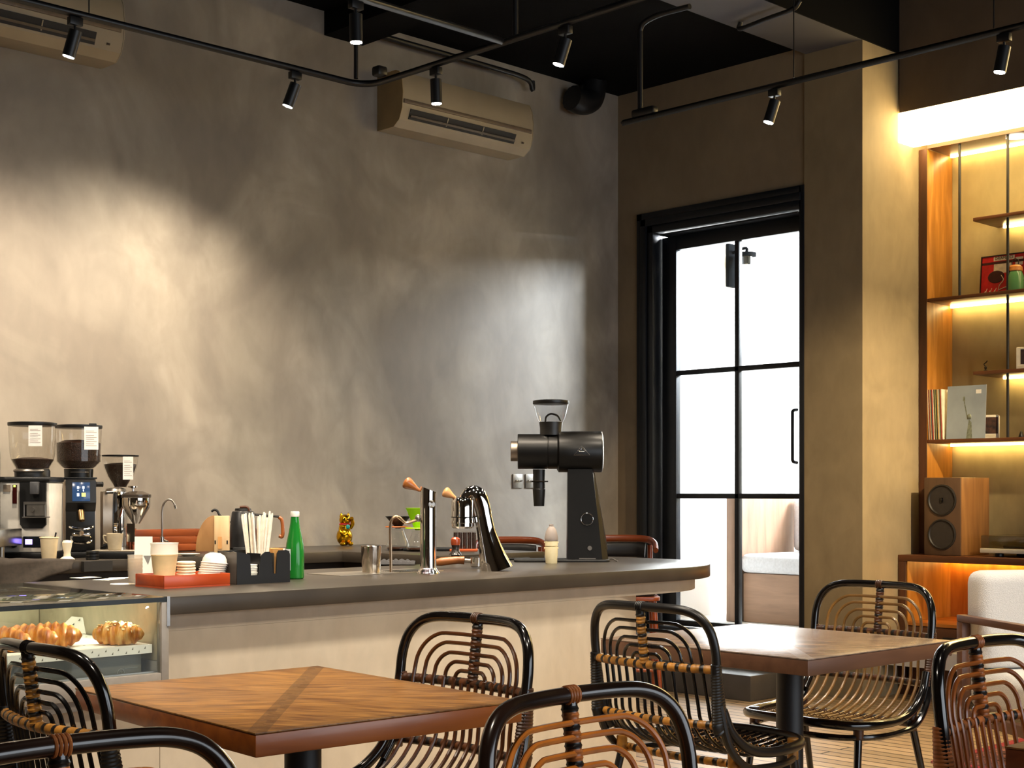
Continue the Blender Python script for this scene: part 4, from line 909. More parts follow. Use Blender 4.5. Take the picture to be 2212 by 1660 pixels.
# --- pour-over sets
def dripper(px, Y, label, conem, collar, y_top, y_ring, y_neck, big, shift=0):
    d = It('pour_over_set', label, 'coffee dripper', px, Y=Y, z=CB, rot=CAM_ROT)
    d.lathe('carafe', glass('carafe_glass',(.93,.94,.93),1.2), [(20*big,d.yb-.5),(26*big,d.yb-4),(25*big,d.yb-14),(15*big,y_neck+6),(13*big,y_neck),(14*big,y_neck-3)],caps=False)
    d.lathe('coffee_drop', P('brown_coffee','#3a2012',.2), [(19*big,d.yb-1),(24.5*big,d.yb-5),(24*big,d.yb-8),(0,d.yb-8)])
    cn = d.lathe('cone', conem, [(6*big,y_neck-4),(9*big,y_ring-2),(27*big,y_top+1),(28*big,y_top),(26*big,y_top),(8*big,y_ring-2),(0,y_ring-2)])
    d.lathe('cone_collar', collar, [(27*big,y_ring+1),(28*big,y_ring),(27*big,y_ring-2),(0,y_ring-2)])
    return d
dripper(860,5.85,'black cone dripper with an orange collar on a glass carafe',P('black_ceramic','#17181a',.25,noise=.05),wood('collar_wood','#a5551f','#c2702f',5,'X',.4),1116,1139,1146,1.0)
dripper(903,5.70,'lime green cone dripper on a glass carafe, half hidden by the steam tap',frost('lime_plastic','#b8e21e',.7,.2),frost('lime_plastic','#b8e21e',.7,.2),1098,1142,1150,1.0)
# --- left end of the back counter
c = It('paper_cup','cream paper cup with a dark stirrer, in front of the white coffee grinder','cup',106,Y=6.06,z=CB)
c.lathe('cup_wall', P('cream_cup','#e2cda6',.7,noise=.03), [(14,c.yb),(15,c.yb-2),(19,1164),(20.5,1163),(20.5,1161),(19,1160.5),(13.5,c.yb-3),(0,c.yb-3)])
MB().tube([(c.u(116),.0,c.v(1175)),(c.u(121),.0,c.v(1151))],c.k(1.8),8).build('stirrer', black, c.o)
c = It('tamper','ivory tamper shaped like a mushroom, standing on the back counter edge','tamper',145,Y=6.03,z=CB)
q=c.yb-1207
c.lathe('body', P('ivory_enamel','#eadfc4',.3,noise=.02), [(15,1207+q),(16,1206+q),(15.5,1203+q),(8,1198+q),(7,1190+q),(10,1175+q),(10.5,1168+q),(8,1164+q),(0,1162.8+q)])
c = It('flat_scale','low black coffee scale with a pale top, under the grey cup','scale',252,Y=6.06,z=CB)
MB().span(c.u(205),c.u(298),-.05,.05,.002,c.v(1191.5),bev=.004).build('base', black, c.o)
MB().span(c.u(203),c.u(299),-.051,.051,c.v(1191.3),c.v(1189),bev=.001).build('top_plate', P('pale_scale_top','#b3a794',.35,.5,noise=.05), c.o)
zt = CB+c.v(1189)+.0004; cloc=onY(248,0,6.06)
g = thing('ceramic_cup','grey-beige ceramic cup standing on the black coffee scale','cup',(cloc.x,cloc.y,zt),CAM_ROT); s2=sc(cloc)
MB().lathe([(12.5*s2,0),(14*s2,.002),(18*s2,35*s2),(18*s2,36*s2),(16.8*s2,35.5*s2),(12.5*s2,.004),(0,.004)]).build('cup_wall', P('grey_beige_glaze','#a89a80',.45,noise=.05), g)
MB().tube(catmull([(-16.5*s2,0,30*s2),(-24*s2,0,31*s2),(-22*s2,0,20*s2),(-15.5*s2,0,15*s2)],5),1.6*s2,8).build('handle', P('grey_beige_glaze','#a89a80',.45), g)
MB().tube([(8*s2,.004,20*s2),(15.5*s2,.006,43*s2)],1.7*s2,8).build('spoon', black, g)
for i in range(3):
    l = onY(209,0,5.99+.0)
    o = MB().lathe([(.026,0),(.029,.002),(.029,.011),(.026,.013),(0,.013)]).build('dosing_ring', black, loc=(l.x,6.03,CB+.0003+.0135*i)); tag(o,'black dosing ring, one of the stack before the touch-screen grinder','ring','black rings by the touch-screen grinder')
# steel machine cut by the left edge
c = It('espresso_machine','corner of a steel espresso machine cut by the left edge, on the back counter','espresso machine',-30,Y=6.20,z=CB)
MB().span(c.u(-150),c.u(31),-.18,.10,c.v(1180),c.v(1143),bev=.004).build('drip_box', P('machine_steel','#9d9890',.28,1,noise=.08), c.o)
MB().span(c.u(-150),c.u(-32),-.05,.2,c.v(1143)+.0003,c.v(968),bev=.01).build('body', P('machine_steel','#9d9890',.28,1), c.o)
MB().span(c.u(-150),c.u(3),-.08,-.0503,c.v(1018),c.v(972),bev=.004).build('top_panel', P('machine_white','#d7dde0',.3), c.o)
for x in (-130,20): MB().cyl((c.u(x),-.10,0),(c.u(x),-.10,c.v(1180.2)),.014).build('foot', steelm, c.o)
MB().tube([(c.u(-12),-.12,c.v(1075)),(c.u(1),-.15,c.v(1062))],c.k(9),12).build('knob', black, c.o)
# dark cloth over the counter's front edge
ck = MB(); n=44; mm=22; gr=[]
p0=onZ(-40,1236,CB)
for i in range(n):
    row=[]
    for j in range(mm):
        u=i/(n-1); v=j/(mm-1); x=-.32+.62*u
        fold=.016*math.sin(u*8+v*5)+.010*math.sin(u*15-4*v)+.005*math.sin(u*29+9*v)
        edge=1-.5*max(0,u-.55)*2*(1-.3*math.sin(v*6))
        if v<.5:
            y=.14*(1-v*2)*edge; z=.006+abs(fold)*.7*(1-u)+.022*(1-u)*(1-abs(v*4-1))
        else:
            w=(v-.5)*2; y=-.012-.03*w+fold*.6*w; z=.006+abs(fold)*.7*(1-u)*(1-w)-.13*w*edge*(1-.35*max(0,u-.5)*2)
        row.append(ck.b.verts.new((x+.02*math.sin(v*5),y,z)))
    gr.append(row)
for i in range(n-1):
    for j in range(mm-1): ck.b.faces.new((gr[i][j],gr[i+1][j],gr[i+1][j+1],gr[i][j+1]))
lc=onY(15,0,5.965)
o = ck.build('dark_cloth', P('umber_cloth','#2c241c',.95,noise=.12,nscale=60), loc=(lc.x,5.965,CB+.002),rot=0,smooth=80); sm=o.modifiers.new('thick','SOLIDIFY'); sm.thickness=.002
tag(o,'dark umber cloth draped over the edge of the back counter, far left','cloth')
o = MB().span(-.085,.055,-.026,.0,-.045,.0).build('cloth_strap', P('black_clip','#1b1815',.6), loc=(onY(213,0,5.977).x,5.977,CB-.004)); tag(o,'black strap hanging on the counter edge below the ivory tamper','strap')
# papers lying on the bar top
for i,(px,py,w_,d_,r_,lb) in enumerate(((185,1249,.10,.07,.2,'small white paper slip lying on the bar, furthest left'),(235,1253,.12,.07,.5,'folded white paper on the bar between the slip and the clear cups'),(262,1250,.08,.06,-.1,'white paper slip on the bar directly behind the folded one'))):
    l=onZ(px,py,CT); o=MB().box((0,0,.0008+.0012),(w_,d_,.0012)).build('paper_slip', paper, loc=(l.x,l.y,CT-.0008+i*.0004),rot=r_); tag(o,lb,'paper')
l=onZ(283,1262,CT); 
o=MB().lathe([(.045,0),(.045,.001),(0,.001)],seg=28).build('round_coaster', paper, loc=(l.x-.03,l.y+.01,CT+.0002)); tag(o,'round white paper coaster beside the nested clear cups','coaster')
l=onY(408,0,6.03)
o=MB().lathe([(.028,0),(.030,.003),(.05,.010),(.052,.012),(.045,.011),(.02,.006),(0,.006)]).build('saucer', P('ivory_saucer','#e2d6bd',.4,noise=.02), loc=(l.x,l.y,CB+.0003)); tag(o,'ivory saucer lying on the back counter behind the stacked lids','saucer')
# --- big black grinder
e = It('bean_grinder','tall matt black shop grinder with clear hopper, right end of the bar','coffee grinder',1258,py=1213,rot=CAM_ROT)
Zx=lambda x: e.u(1060+x/3.952); Zy=lambda y: e.v(840+y/3.952); kk=e.s/3.952
grm = P('matt_black_grinder','#0f0e0d',.36,.35,noise=.06)
MB().prism([(x,y) for x,y in rrect(Zx(198),-.11,Zx(1008),.10,.03)],0,Zy(1453),bev=.004).build('base_plate', P('black_base','#141414',.5), e.o)
tw=MB(); 
bot=[(Zx(650),-.085),(Zx(945),-.085),(Zx(998),-.05),(Zx(998),.06),(Zx(650),.06)]; top=[(Zx(655),-.06),(Zx(862),-.06),(Zx(872),-.045),(Zx(872),.05),(Zx(655),.05)]
tw.rings([[Vector((x,y,Zy(1452.5))) for x,y in bot],[Vector((x,y,Zy(690))) for x,y in top]]); tw.build('tower', grm, e.o, smooth=20)
st_=MB(); st_.quad([(Zx(868)+.003,-.0455,Zy(720)),(Zx(880)+.003,-.03,Zy(720)),(Zx(990)+.004,-.03,Zy(1370)),(Zx(972)+.003,-.055,Zy(1370))]); 
st_.build('side_strip', P('gloss_black_strip','#232326',.12,noise=0), e.o)
cyz=Zy(540)
cy=MB(); R2=175*kk; R1=150*kk
def xl(prof, o=(0,0,0)): return [(r,h) for r,h in prof]
MB().lathe([(R2-.012,Zx(566)),(R2,Zx(580)),(R2,Zx(935)),(R2-.003,Zx(944)),(R2-.02,Zx(945)),(0,Zx(945))],(0,0,cyz),axis='X',seg=48).build('motor_housing', grm, e.o)
MB().lathe([(0,Zx(230)),(R1-.004,Zx(230)),(R1,Zx(234)),(R1,Zx(480)),(R1-.002,Zx(484)),(R1-.002,Zx(490)),(R1,Zx(494)),(R1,Zx(565.5)),(0,Zx(565.5))],(0,0,Zy(537)),axis='X',seg=48).build('burr_housing', grm, e.o)
MB().lathe([(R2-.002,Zx(945.5)),(R2-.001,Zx(950)),(R2-.02,Zx(957)),(0,Zx(958))],(0,0,cyz),axis='X',seg=48).build('end_cap', P('grey_end_cap','#b9bcc0',.3,noise=.03), e.o)
kn=MB(); kn.lathe([(0,Zx(170)),(82*kk,Zx(170)),(86*kk,Zx(174)),(86*kk,Zx(229.5)),(0,Zx(229.5))],(0,0,Zy(535)),axis='X',seg=48)
for v in kn.b.verts:
    pass
kn.build('grind_dial', P('ribbed_steel_dial','#94877a',.35,.9,noise=.05), e.o)
nk=e.lathe('hopper_neck', P('black_neck','#191817',.4), [(24,840+398/3.952),(24,840+340/3.952),(25.5,840+292/3.952),(25.5,840+286/3.952),(0,840+286/3.952)],cx=1060+515/3.952)
hp_=e.lathe('hopper', glass('grinder_hopper_glass',(.9,.91,.92),1.3), [(26,840+284/3.952),(30,840+262/3.952),(34,840+205/3.952),(38,840+135/3.952)],cx=1060+515/3.952,caps=False)
e.lathe('hopper_lid', black, [(38.5,840+135/3.952),(39.5,840+128/3.952),(39,840+104/3.952),(30,840+98/3.952),(0,840+97/3.952)],cx=1060+515/3.952)
cxx=Zx(530)
MB().tube(catmull([(Zx(468),0,Zy(282)),(Zx(475),0,Zy(240)),(Zx(515),0,Zy(216)),(Zx(570),0,Zy(232)),(Zx(598),0,Zy(275))],5),.005,8,rb=.012).build('hopper_flap', black, hp_)
e.lathe('spout', P('black_spout','#151412',.4), [(11,840+1004/3.952),(11.5,840+1000/3.952),(14,840+860/3.952),(13,840+855/3.952),(13.5,840+690/3.952),(0,840+690/3.952)],cx=1060+413/3.952)
MB().span(Zx(345),Zx(490),-.035,-.015,Zy(800),Zy(787),bev=.002).build('bag_clip', P('warm_black_metal','#231d16',.3,.8), e.o)
bt_=MB(); yb3=-.0735
bt_.cyl((Zx(815),yb3+.004,Zy(1112)),(Zx(815),yb3-.007,Zy(1112)),52*kk); bt_.build('push_button', grm, e.o)
MB().tube([(Zx(815)+51*kk*math.cos(a),yb3-.007,Zy(1112)+51*kk*math.sin(a)) for a in [2*PI*i/32 for i in range(32)]],.0016,8,closed=True).build('button_ring', chrome, e.o)
MB().cyl((Zx(838),-.075,Zy(1357)),(Zx(838),-.088,Zy(1357)),19*kk).build('lock_screw', steelm, e.o)
MB().span(Zx(748),Zx(888),-.0862,-.082,Zy(1449),Zy(1440)).build('base_strip', steelm, e.o)
# triangular mark with a crown on the motor housing: lines follow the round surface
def onR(x,y):
    dz=Zy(y)-cyz; return Vector((Zx(x),-math.sqrt(max(0,(R2+.0006)**2-dz*dz)),Zy(y)))
lg=MB()
def poly(ps,r=.0009):
    out=[]
    for a,b2 in zip(ps,ps[1:]):
        for i in range(4): out.append(onR(a[0]+(b2[0]-a[0])*i/4,a[1]+(b2[1]-a[1])*i/4))
    out.append(onR(*ps[-1])); lg.tube(out,r,6)
poly([(702,573),(770,494),(838,573),(702,573)]); poly([(702,573),(740,530),(752,542),(790,542),(800,530),(838,573)])
poly([(752,542),(748,512),(762,530),(770,500),(778,530),(792,512),(790,542)],.0007); poly([(720,566),(822,566)],.0006)
lg.build('triangle_emblem', P('silver_emblem','#c9c7c2',.2,1,noise=0), e.o)
MB().tube(catmull([(Zx(1005),.03,.01),(Zx(1040),.02,.012),(Zx(1065),-.02,.004),(Zx(1078),-.05,.003)],6),.0035,8).build('power_cable', P('grey_cable','#6a6661',.5), e.o)
# black service tray left of it, and cups
l=onZ(1160,1212,CT)
o=MB().prism(rrect(-.17,-.07,.10,.07,.05),.0004,.011,bev=.003).build('serving_tray', black, loc=(onZ(1150,1210,CT).x-.05,onZ(1150,1210,CT).y+.11,CT),rot=CAM_ROT); tag(o,'flat black serving tray on the bar left of the tall black grinder','tray')
c=It('dosing_cup','cream plastic dosing cup, lower one of the pair stacked before the tall black grinder','cup',1191,py=1218)
cr=P('cream_plastic','#ddd0a8',.45,noise=.03)
c.lathe('cup_wall', cr, [(12,c.yb),(12.5,1217),(13,1205),(14,1200),(14,1182),(12,1181),(0,1181)])
for sx in (-1,1): MB().box((sx*c.k(14.5),0,c.v(1184)),(c.k(2.5),c.k(3),c.k(3))).build('lug', cr, c.o)
zz=CT+c.v(1181)+.0003
c2=thing('dosing_cup','cream dosing cup topped by a grey silicone bulb, before the tall black grinder','cup',(c.loc.x,c.loc.y,zz),CAM_ROT); kq=c.s
MB().lathe([(12*kq,0),(14*kq,1*kq),(14*kq,11*kq),(12*kq,12*kq),(0,12*kq)]).build('cup_wall', cr, c2)
for sx in (-1,1): MB().box((sx*14.5*kq,0,9*kq),(2.5*kq,3*kq,3*kq)).build('lug', cr, c2)
MB().lathe([(14.2*kq,12.1*kq),(14.6*kq,15*kq),(14.6*kq,19*kq),(12*kq,32*kq),(8*kq,40*kq),(5*kq,43*kq),(4.8*kq,47.5*kq),(0,48*kq)]).build('silicone_bulb', P('mauve_grey_silicone','#8e837c',.6,noise=.03), c2)
# switch plates on the wall
for px,lb in ((1117,'left'),(1144,'right')):
    p=onY(px,1040,YW)
    o=thing('switch_plate',f'steel wall switch plate behind the tall black grinder, {lb} one of two','switch',(p.x,YW,p.z))
    MB().span(-.043,.043,-.008,-.0005,-.046,.046,bev=.002).build('plate', P('grey_steel_plate','#8f8c88',.35,.9,noise=.04), o)
    for x in (-.022,0,.022): MB().cyl((x,-.008,0),(x,-.024,.004),.006,.004).build('toggle', chrome, o)
# --- bar stools on the far side of the bar
def stool(px, Y, label, rot):
    p=onY(px,0,Y); t=thing('bar_stool',label,'stool',(p.x,p.y,0),rot,'bar stools')
    w_=wood('red_brown_stool_wood','#6d2a10','#9c4a22',5,'X',.3,6,coat=.3); pad=P('black_leather_pad','#191615',.4,noise=.08)
    for sx in (-1,1):
        MB().tube([(sx*.17,-.16,.62),(sx*.21,-.20,0)],lambda f:.018-.004*f,12).build('leg', w_, t)
        MB().tube([(sx*.18,.17,.93),(sx*.185,.16,.62),(sx*.215,.22,0)],lambda f:.016,12).build('leg', w_, t)
    MB().prism(rrect(-.21,-.21,.21,.19,.06),.61,.635,bev=.004).build('seat_frame', w_, t)
    MB().prism(rrect(-.19,-.19,.19,.17,.06),.636,.675,bev=.015).build('seat_pad', pad, t)
    pts=catmull([(-.205,.05,.90),(-.203,.10,.94),(-.165,.17,.962),(-.08,.20,.968),(.08,.20,.968),(.165,.17,.962),(.203,.10,.94),(.205,.05,.90)],6)
    MB().tube(pts,.023,12,up=(0,0,1),rb=.016).build('back_rail', w_, t)
    pts=catmull([(-.15,.16,.895),(-.08,.182,.90),(.08,.182,.90),(.15,.16,.895)],6)
    MB().tube(pts,.045,12,up=(0,0,1),rb=.014).build('back_pad', pad, t)
    MB().tube([(-.2,-.185,.2),(.2,-.185,.2)],.011,10).build('foot_rail', w_, t)
    return t
stool(1102,5.98,'red-brown wooden bar stool behind the arched chrome tap, far side of the bar',CAM_ROT)
stool(1345,5.75,'red-brown wooden bar stool between the tall black grinder and the glazed door',CAM_ROT)
# ================================================================= lit alcove at the right
teak = wood('teak_panel','#8f5a1c','#bd823a',5,'Z',.4,7,c3='#a56d26'); teakd = wood('dark_teak','#3a2012','#542f1a',5,'Z',.45,7); teakx = wood('dark_teak_flat','#4a2814','#6a3c1e',5,'Y',.4,7); teaky=wood('teak_flat','#a0581b','#c98034',5,'Y',.4,7)
RY = 1.45
lb = thing('light_box','long glowing white light box above the shelf alcove','light',(XU,0,0))
MB().span(0,.183,RY,YC-.003,3.425,3.6095,bev=.004).build('diffuser', emit('lightbox_glow',(1,.72,.32),7.0), lb)
sh = thing('shelf_unit','built-in teak shelf unit with glowing strips under the shelves, right of the column','shelf unit',(XN,0,0))
NY = 4.672
fr = MB().span(0,.318,NY,YC-.003,.87,3.42,bev=.003).build('side_panel', teak, sh)
MB().span(-.006,-.0002,NY,YC-.003,.87,3.42).build('front_edge', teakd, fr)
MB().span(0,.318,RY,NY-.0005,3.421,3.45).build('top_board', teakx, sh)
warm = emit('warm_strip',(1,.71,.28),11)
def shelf(y1, z, x0=0.0, led0=None):
    s_=MB().span(x0,.318,RY,y1,z-.022,z,bev=.002).build('shelf_board', teakx, sh)
    return s_
SZ=[1.584,2.475]; SS=[1.997,2.943]
for z in SZ: shelf(NY-.0005,z)
SYE=4.361
for z in SS: shelf(SYE,z)
for z,y1 in ((1.584,NY-.01),(2.475,NY-.01),(1.997,SYE-.06),(2.943,SYE-.06),(3.443,NY-.01)):
    x_=.27 if z<3.4 else .27
    MB().span(x_,x_+.018,RY,y1,z-.036 if z<3.4 else 3.408,z-.0225 if z<3.4 else 3.4205).build('light_strip', warm, sh)
for py0,(z0_,z1_),px in ((0,(2.4755,3.42),2073),(0,(2.9435,3.42),2177),(0,(2.4755,2.9205),2177),(0,(1.9975,2.4525),2177),(0,(1.5845,1.9745),2177)):
    y_=onX(px,0,XN+.035).y; MB().cyl((.035,y_,z0_),(.035,y_,z1_),.0085,seg=10).build('metal_rod', P('black_rod','#17130f',.5), sh)
dl=onX(2195,287,XN+.1)
MB().lathe([(.055,3.4208),(.06,3.414),(.045,3.412),(0,3.4115)],(.10,dl.y,0),seg=28).build('downlight', emit('downlight_glow','#fff0d0',4), sh)
# cabinet under it
cab = thing('low_cabinet','low teak cabinet with a glowing open bay, below the shelf unit','cabinet',(XU,0,0))
K=.56
MB().span(0,K,RY,YC-.003,.825,.865,bev=.003).build('top_board', teakx, cab)
MB().span(0,K,YC-.055,YC-.003,.0,.8245,bev=.003).build('side_board', teakd, cab)
MB().span(.012,K,YC-.062,YC-.0555,.452,.824).build('bay_lining', teak, cab)
MB().span(0.01,K,RY,YC-.0625,.43,.4515,bev=.002).build('bay_floor', teaky, cab)
MB().span(K-.02,K,RY,YC-.0625,.452,.8245).build('bay_back', wood('bay_back_wood','#a0581b','#c98034',5,'Z',.4,7), cab)
MB().span(.03,K-.03,RY,YC-.0625,.06,.4295).build('carcass', teakd, cab)
for i in range(4):
    y1_=YC-.07-.62*i; d_=MB().span(.005,.0295,y1_-.61,y1_,.07,.425,bev=.002).build('drawer', wood('drawer_front','#4a2a18','#5f3820',5,'Y',.45,7), cab)
    MB().span(-.006,.0045,y1_-.38,y1_-.24,.36,.372,bev=.002).build('pull', blackmetal, d_)
MB().span(K-.07,K-.05,RY,YC-.07,.806,.8245).build('light_strip', emit('amber_strip',(1,.58,.14),10), cab)
# speaker
spw=wood('speaker_veneer','#6d4726','#94683a',5,'Z',.4,8); 
p=onZ(1996,1200,.865); sx0=8.05
y1_=onX(1996,1200,sx0).y; y0_=onX(2075,1200,sx0).y; ph=.478
s_=thing('loudspeaker','walnut bookshelf loudspeaker with two dark drivers, on the low cabinet','loudspeaker',(sx0,(y0_+y1_)/2,.8655),0)
W=(y1_-y0_); MB().span(0.012,.36,-W/2,W/2,0,ph,bev=.004).build('cabinet_box', spw, s_)
MB().span(0,.0117,-W/2+.001,W/2-.001,.001,ph-.001,bev=.003).build('front_baffle', wood('brown_baffle','#4a3626','#5c4430',5,'Z',.5,8), s_)
for zc,rr,nm in ((ph*.71,.096,'tweeter'),(ph*.27,.094,'woofer')):
    d=MB().lathe([(rr,-.0002),(rr,-.006),(rr*.92,-.009),(rr*.85,-.002),(rr*.45,.004)],(0,0,zc),axis='X',seg=40,caps=False).build(nm, P('driver_rubber','#1b1714',.55,noise=.05), s_)
    MB().lathe([(rr*.86,-.0021),(rr*.3,-.0005),(0,-.0005)],(0,0,zc),axis='X',seg=32).build('cone', P('driver_cone','#2a2522',.6,noise=.08), d)
    if nm=='tweeter': MB().box((-.006,.0,zc),(.006,.018,.03),bev=.002).build('phase_plug', P('gloss_plug','#0b0a0a',.15,noise=0), d)
# turntable
t0=onX(2120,1190,8.10)
tt=thing('turntable','record player with smoky lid and white plinth, on the low cabinet','record player',(8.08,t0.y,.8655),0)
for y in (-.10,-.38):
    MB().lathe([(.022,0),(.026,.004),(.026,.018),(.02,.022),(0,.022)],(.05,y,0)).build('foot', black, tt); MB().lathe([(.022,0),(.026,.018),(0,.022)],(.32,y,0)).build('foot', black, tt)
MB().span(0,.36,-.46,0,.0225,.050,bev=.003).build('plinth', P('white_plinth','#d9d2c0',.35,noise=.02), tt)
MB().lathe([(.14,.0505),(.145,.054),(.145,.064),(0,.065)],(.18,-.22,0),seg=48).build('platter', P('vinyl_black','#14110f',.25,noise=.03), tt)
MB().span(.005,.355,-.455,-.005,.0505,.128,bev=.004).build('dust_cover', glass('smoky_cover',(.70,.66,.52),1.6), tt)
# records
rcols=['#d8cbb0','#8c3f2a','#c9b48a','#3f4a52','#b8462f','#e2d8c2','#54452f','#9aa36a','#2f2a26','#c7a25a','#d9d2c2','#6d6a4a','#a03a30','#e0d5bf']
ra=onX(2001,945,XN+.01)
for i,cl_ in enumerate(rcols):
    y=NY-.012-.0072*i
    o=MB().box((.1575,0,.1575),(.315,.0055,.315)).build('record_sleeve', P('sleeve_'+cl_[1:],cl_,.6,noise=.06), loc=(XN+.004,y,1.5848)); o.rotation_euler=(math.radians(-2.2),0,0)
    o.location.y=y-.0; tag(o,'thin record sleeve, one of the upright row at the left end of the records shelf','record','records on the shelf')
# front sleeve, leaning, cover facing out
rs_=thing('record_sleeve','pale blue-grey record sleeve with a raised-arm photo, facing out before the row of records','record',(XN+.012,NY-.125,1.5850),0)
rs_['group']='records facing out'
th_=math.radians(-5)
cv=MB(); cv.box((.0,.0,.165),(.004,.26,.33)); co=cv.build('sleeve', P('blue_grey_cover','#8f9aa3',.35,noise=.06,nscale=6), rs_); co.location=(0,-.13,0); co.rotation_euler=(0,.06,0)
fg=MB(); X_=-.0026
fg.quad([(X_,-.035,.0),(X_,-.075,.0),(X_,-.068,.10),(X_,-.05,.12)]); fg.lathe([(.012,.12),(.016,.135),(.010,.15),(0,.152)],(X_,-.052,0),seg=10,sx=.1); fg.quad([(X_,-.045,.12),(X_,-.038,.12),(X_,-.012,.235),(X_,-.018,.236)]); fg.quad([(X_,-.006,.235),(X_,-.022,.235),(X_,-.02,.262),(X_,-.008,.262)])
fo=fg.build('figure_print', P('grey_green_print','#6f7668',.5,noise=.2,nscale=60), rs_, smooth=0); fo.location=(0,-.10,0); fo.rotation_euler=(0,.06,0)
lbq=MB().box((-.0026,-.21,.29),(.0006,.035,.025)).build('price_sticker', paper, rs_); lbq.rotation_euler=(0,.06,0); lbq.location=(0,0,0)
# small boxed record / tin
def bx_thing(label, px0,px1,py0,py1,X,z,col,facec,dep=.10):
    a=onX(px0,py1,X); b_=onX(px1,py1,X); h=onX(px0,py0,X).z-onX(px0,py1,X).z; W=a.y-b_.y
    W=(px1-px0)*sc(a); t=thing('gift_box',label,'box',(X+.05,(a.y+b_.y)/2,z),.42)
    MB().span(0,dep,-W/2,W/2,0,h,bev=.006).build('carton', P('white_carton','#d6cdb8',.5,noise=.04), t)
    MB().span(-.001,-.0002,-W/2+.006,W/2*.62,.03 if h>.1 else .015,h-.014).build('picture_label', P(col,facec,.45,noise=.5,nscale=35), t)
    w=MB(); 
    for i in range(9): w.span(-.0014,-.0002,-W/2+.02+i*.012,-W/2+.028+i*.012,.016,.021)
    w.build('lettering', P('cream_lettering','#d8cba6',.5,noise=0), t)
    return t
bx_thing('white box with a brown picture label, on the shelf right of the records',2088,2148,897,948,XN+.03,1.5845,'umber_label','#3a2114')
bx_thing('pale box with a dark brown label, on the short middle shelf at the right edge',2188,2236,745,793,XN+.03,1.9975,'maroon_label','#2f1813')
o=onX(2129,797,XN+.06); f_=MB(); f_.lathe([(.012,0),(.014,.006),(.006,.012),(.009,.024),(.004,.034),(.0,.035)],seg=12); f_.tube(catmull([(0,0,.03),(0,.01,.045),(0,-.004,.056),(0,-.012,.066)],4),.0035,8)
o_=f_.build('tiny_ornament', P('dark_bronze','#2b2318',.35,.6,noise=.15), loc=(o.x,o.y,1.9975)); tag(o_,'tiny dark ornament at the left end of the short middle shelf','ornament')
o=onX(2206,946,XN+.05); o_=MB().lathe([(.016,0),(.017,.004),(.008,.03),(0,.042)],seg=14).build('cone_ornament', P('dark_cone','#1d1712',.4,noise=.1), loc=(o.x,o.y,1.5845)); tag(o_,'small dark cone ornament at the right edge of the records shelf','ornament')
# framed red print
a=onX(2113,632,XN+.18); b_=onX(2214,632,XN+.18); W=a.y-b_.y; hgt=onX(2113,545,XN+.18).z-onX(2113,634,XN+.18).z
pf=thing('framed_print','framed red print with a plain helmeted head shape, leaning on the upper long shelf','picture',(XN+.20,(a.y+b_.y)/2,2.4755),0)
def pm(o): o.rotation_euler=(0,.10,0); return o
fr=MB(); t_=.006
fr.span(-.008,.008,-W/2,W/2,0,t_); fr.span(-.008,.008,-W/2,W/2,hgt-t_,hgt); fr.span(-.008,.008,-W/2,-W/2+t_,t_,hgt-t_); fr.span(-.008,.008,W/2-t_,W/2,t_,hgt-t_)
pm(fr.build('frame', blackmetal, pf)); pm(MB().span(-.002,.004,-W/2+t_,W/2-t_,t_,hgt-t_).build('red_sheet', P('red_poster','#c4161c',.4,noise=.12,nscale=20), pf))
q=MB(); xx=-.0026
def rc(y0,y1,z0,z1,mi=0): q.quad([(xx,W/2-y0*W,z0*hgt),(xx,W/2-y1*W,z0*hgt),(xx,W/2-y1*W,z1*hgt),(xx,W/2-y0*W,z1*hgt)],mi)
rc(.27,.72,.86,.96); rc(.28,.66,.55,.80); rc(.74,.9,.70,.9)
for i in range(9): q.tube([(xx,W/2-(.05+.03*i)*W,.03*hgt),(xx,W/2-(.09+.034*i)*W,(.10+.05*(i%3))*hgt)],.0022,5)
q.tube(catmull([(xx,W/2-.45*W,.5*hgt),(xx,W/2-.5*W,.38*hgt),(xx,W/2-.42*W,.25*hgt),(xx,W/2-.40*W,.12*hgt)],5),.003,6); q.tube(catmull([(xx,W/2-.40*W,.14*hgt),(xx,W/2-.6*W,.2*hgt),(xx,W/2-.9*W,.18*hgt)],5),.003,6)
pm(q.build('cream_print', P('cream_ink','#e3d6b4',.5,noise=.08), pf, smooth=0))
q=MB(); xx=-.003; q.ball((-.0034,W/2-.34*W,.47*hgt),.055,(.03,1,.72)); rc(.02,.98,.78,.84)
pm(q.build('dark_print', P('dark_ink','#3c0a0d',.4,noise=.1), pf, smooth=0))
tx=text('lettering','DRAMA CI',.026,P('ink_black','#1a0d0c',.5,noise=0),pf,(-.0045+.02,W/2-.50*W,.91*hgt),(PI/2,0,-PI/2))
# green jar
p=onX(2193,628,XN+.075); j=thing('green_jar','pale green glass jar with a wooden lid, before the framed red print','jar',(p.x,p.y,2.4755)); s2=sc(p)
MB().lathe([(17*s2,0),(18*s2,.003),(18*s2,32*s2),(14*s2,42*s2),(0,42.2*s2)]).build('jar_body', P('sage_green_jar','#4f7a4c',.2,noise=.06,nscale=8), j)
MB().lathe([(14.2*s2,42.4*s2),(15.5*s2,44*s2),(15*s2,52*s2),(10*s2,56*s2),(0,56.5*s2)]).build('jar_lid', wood('jar_lid_wood','#a5632a','#c78440',5,'X',.4), j)
MB().tube(catmull([(0,.02,56.5*s2),(0,.02,66*s2),(0,0,70*s2),(0,-.02,66*s2),(0,-.02,56.5*s2)],5),.003,8).build('jar_loop', blackmetal, j)
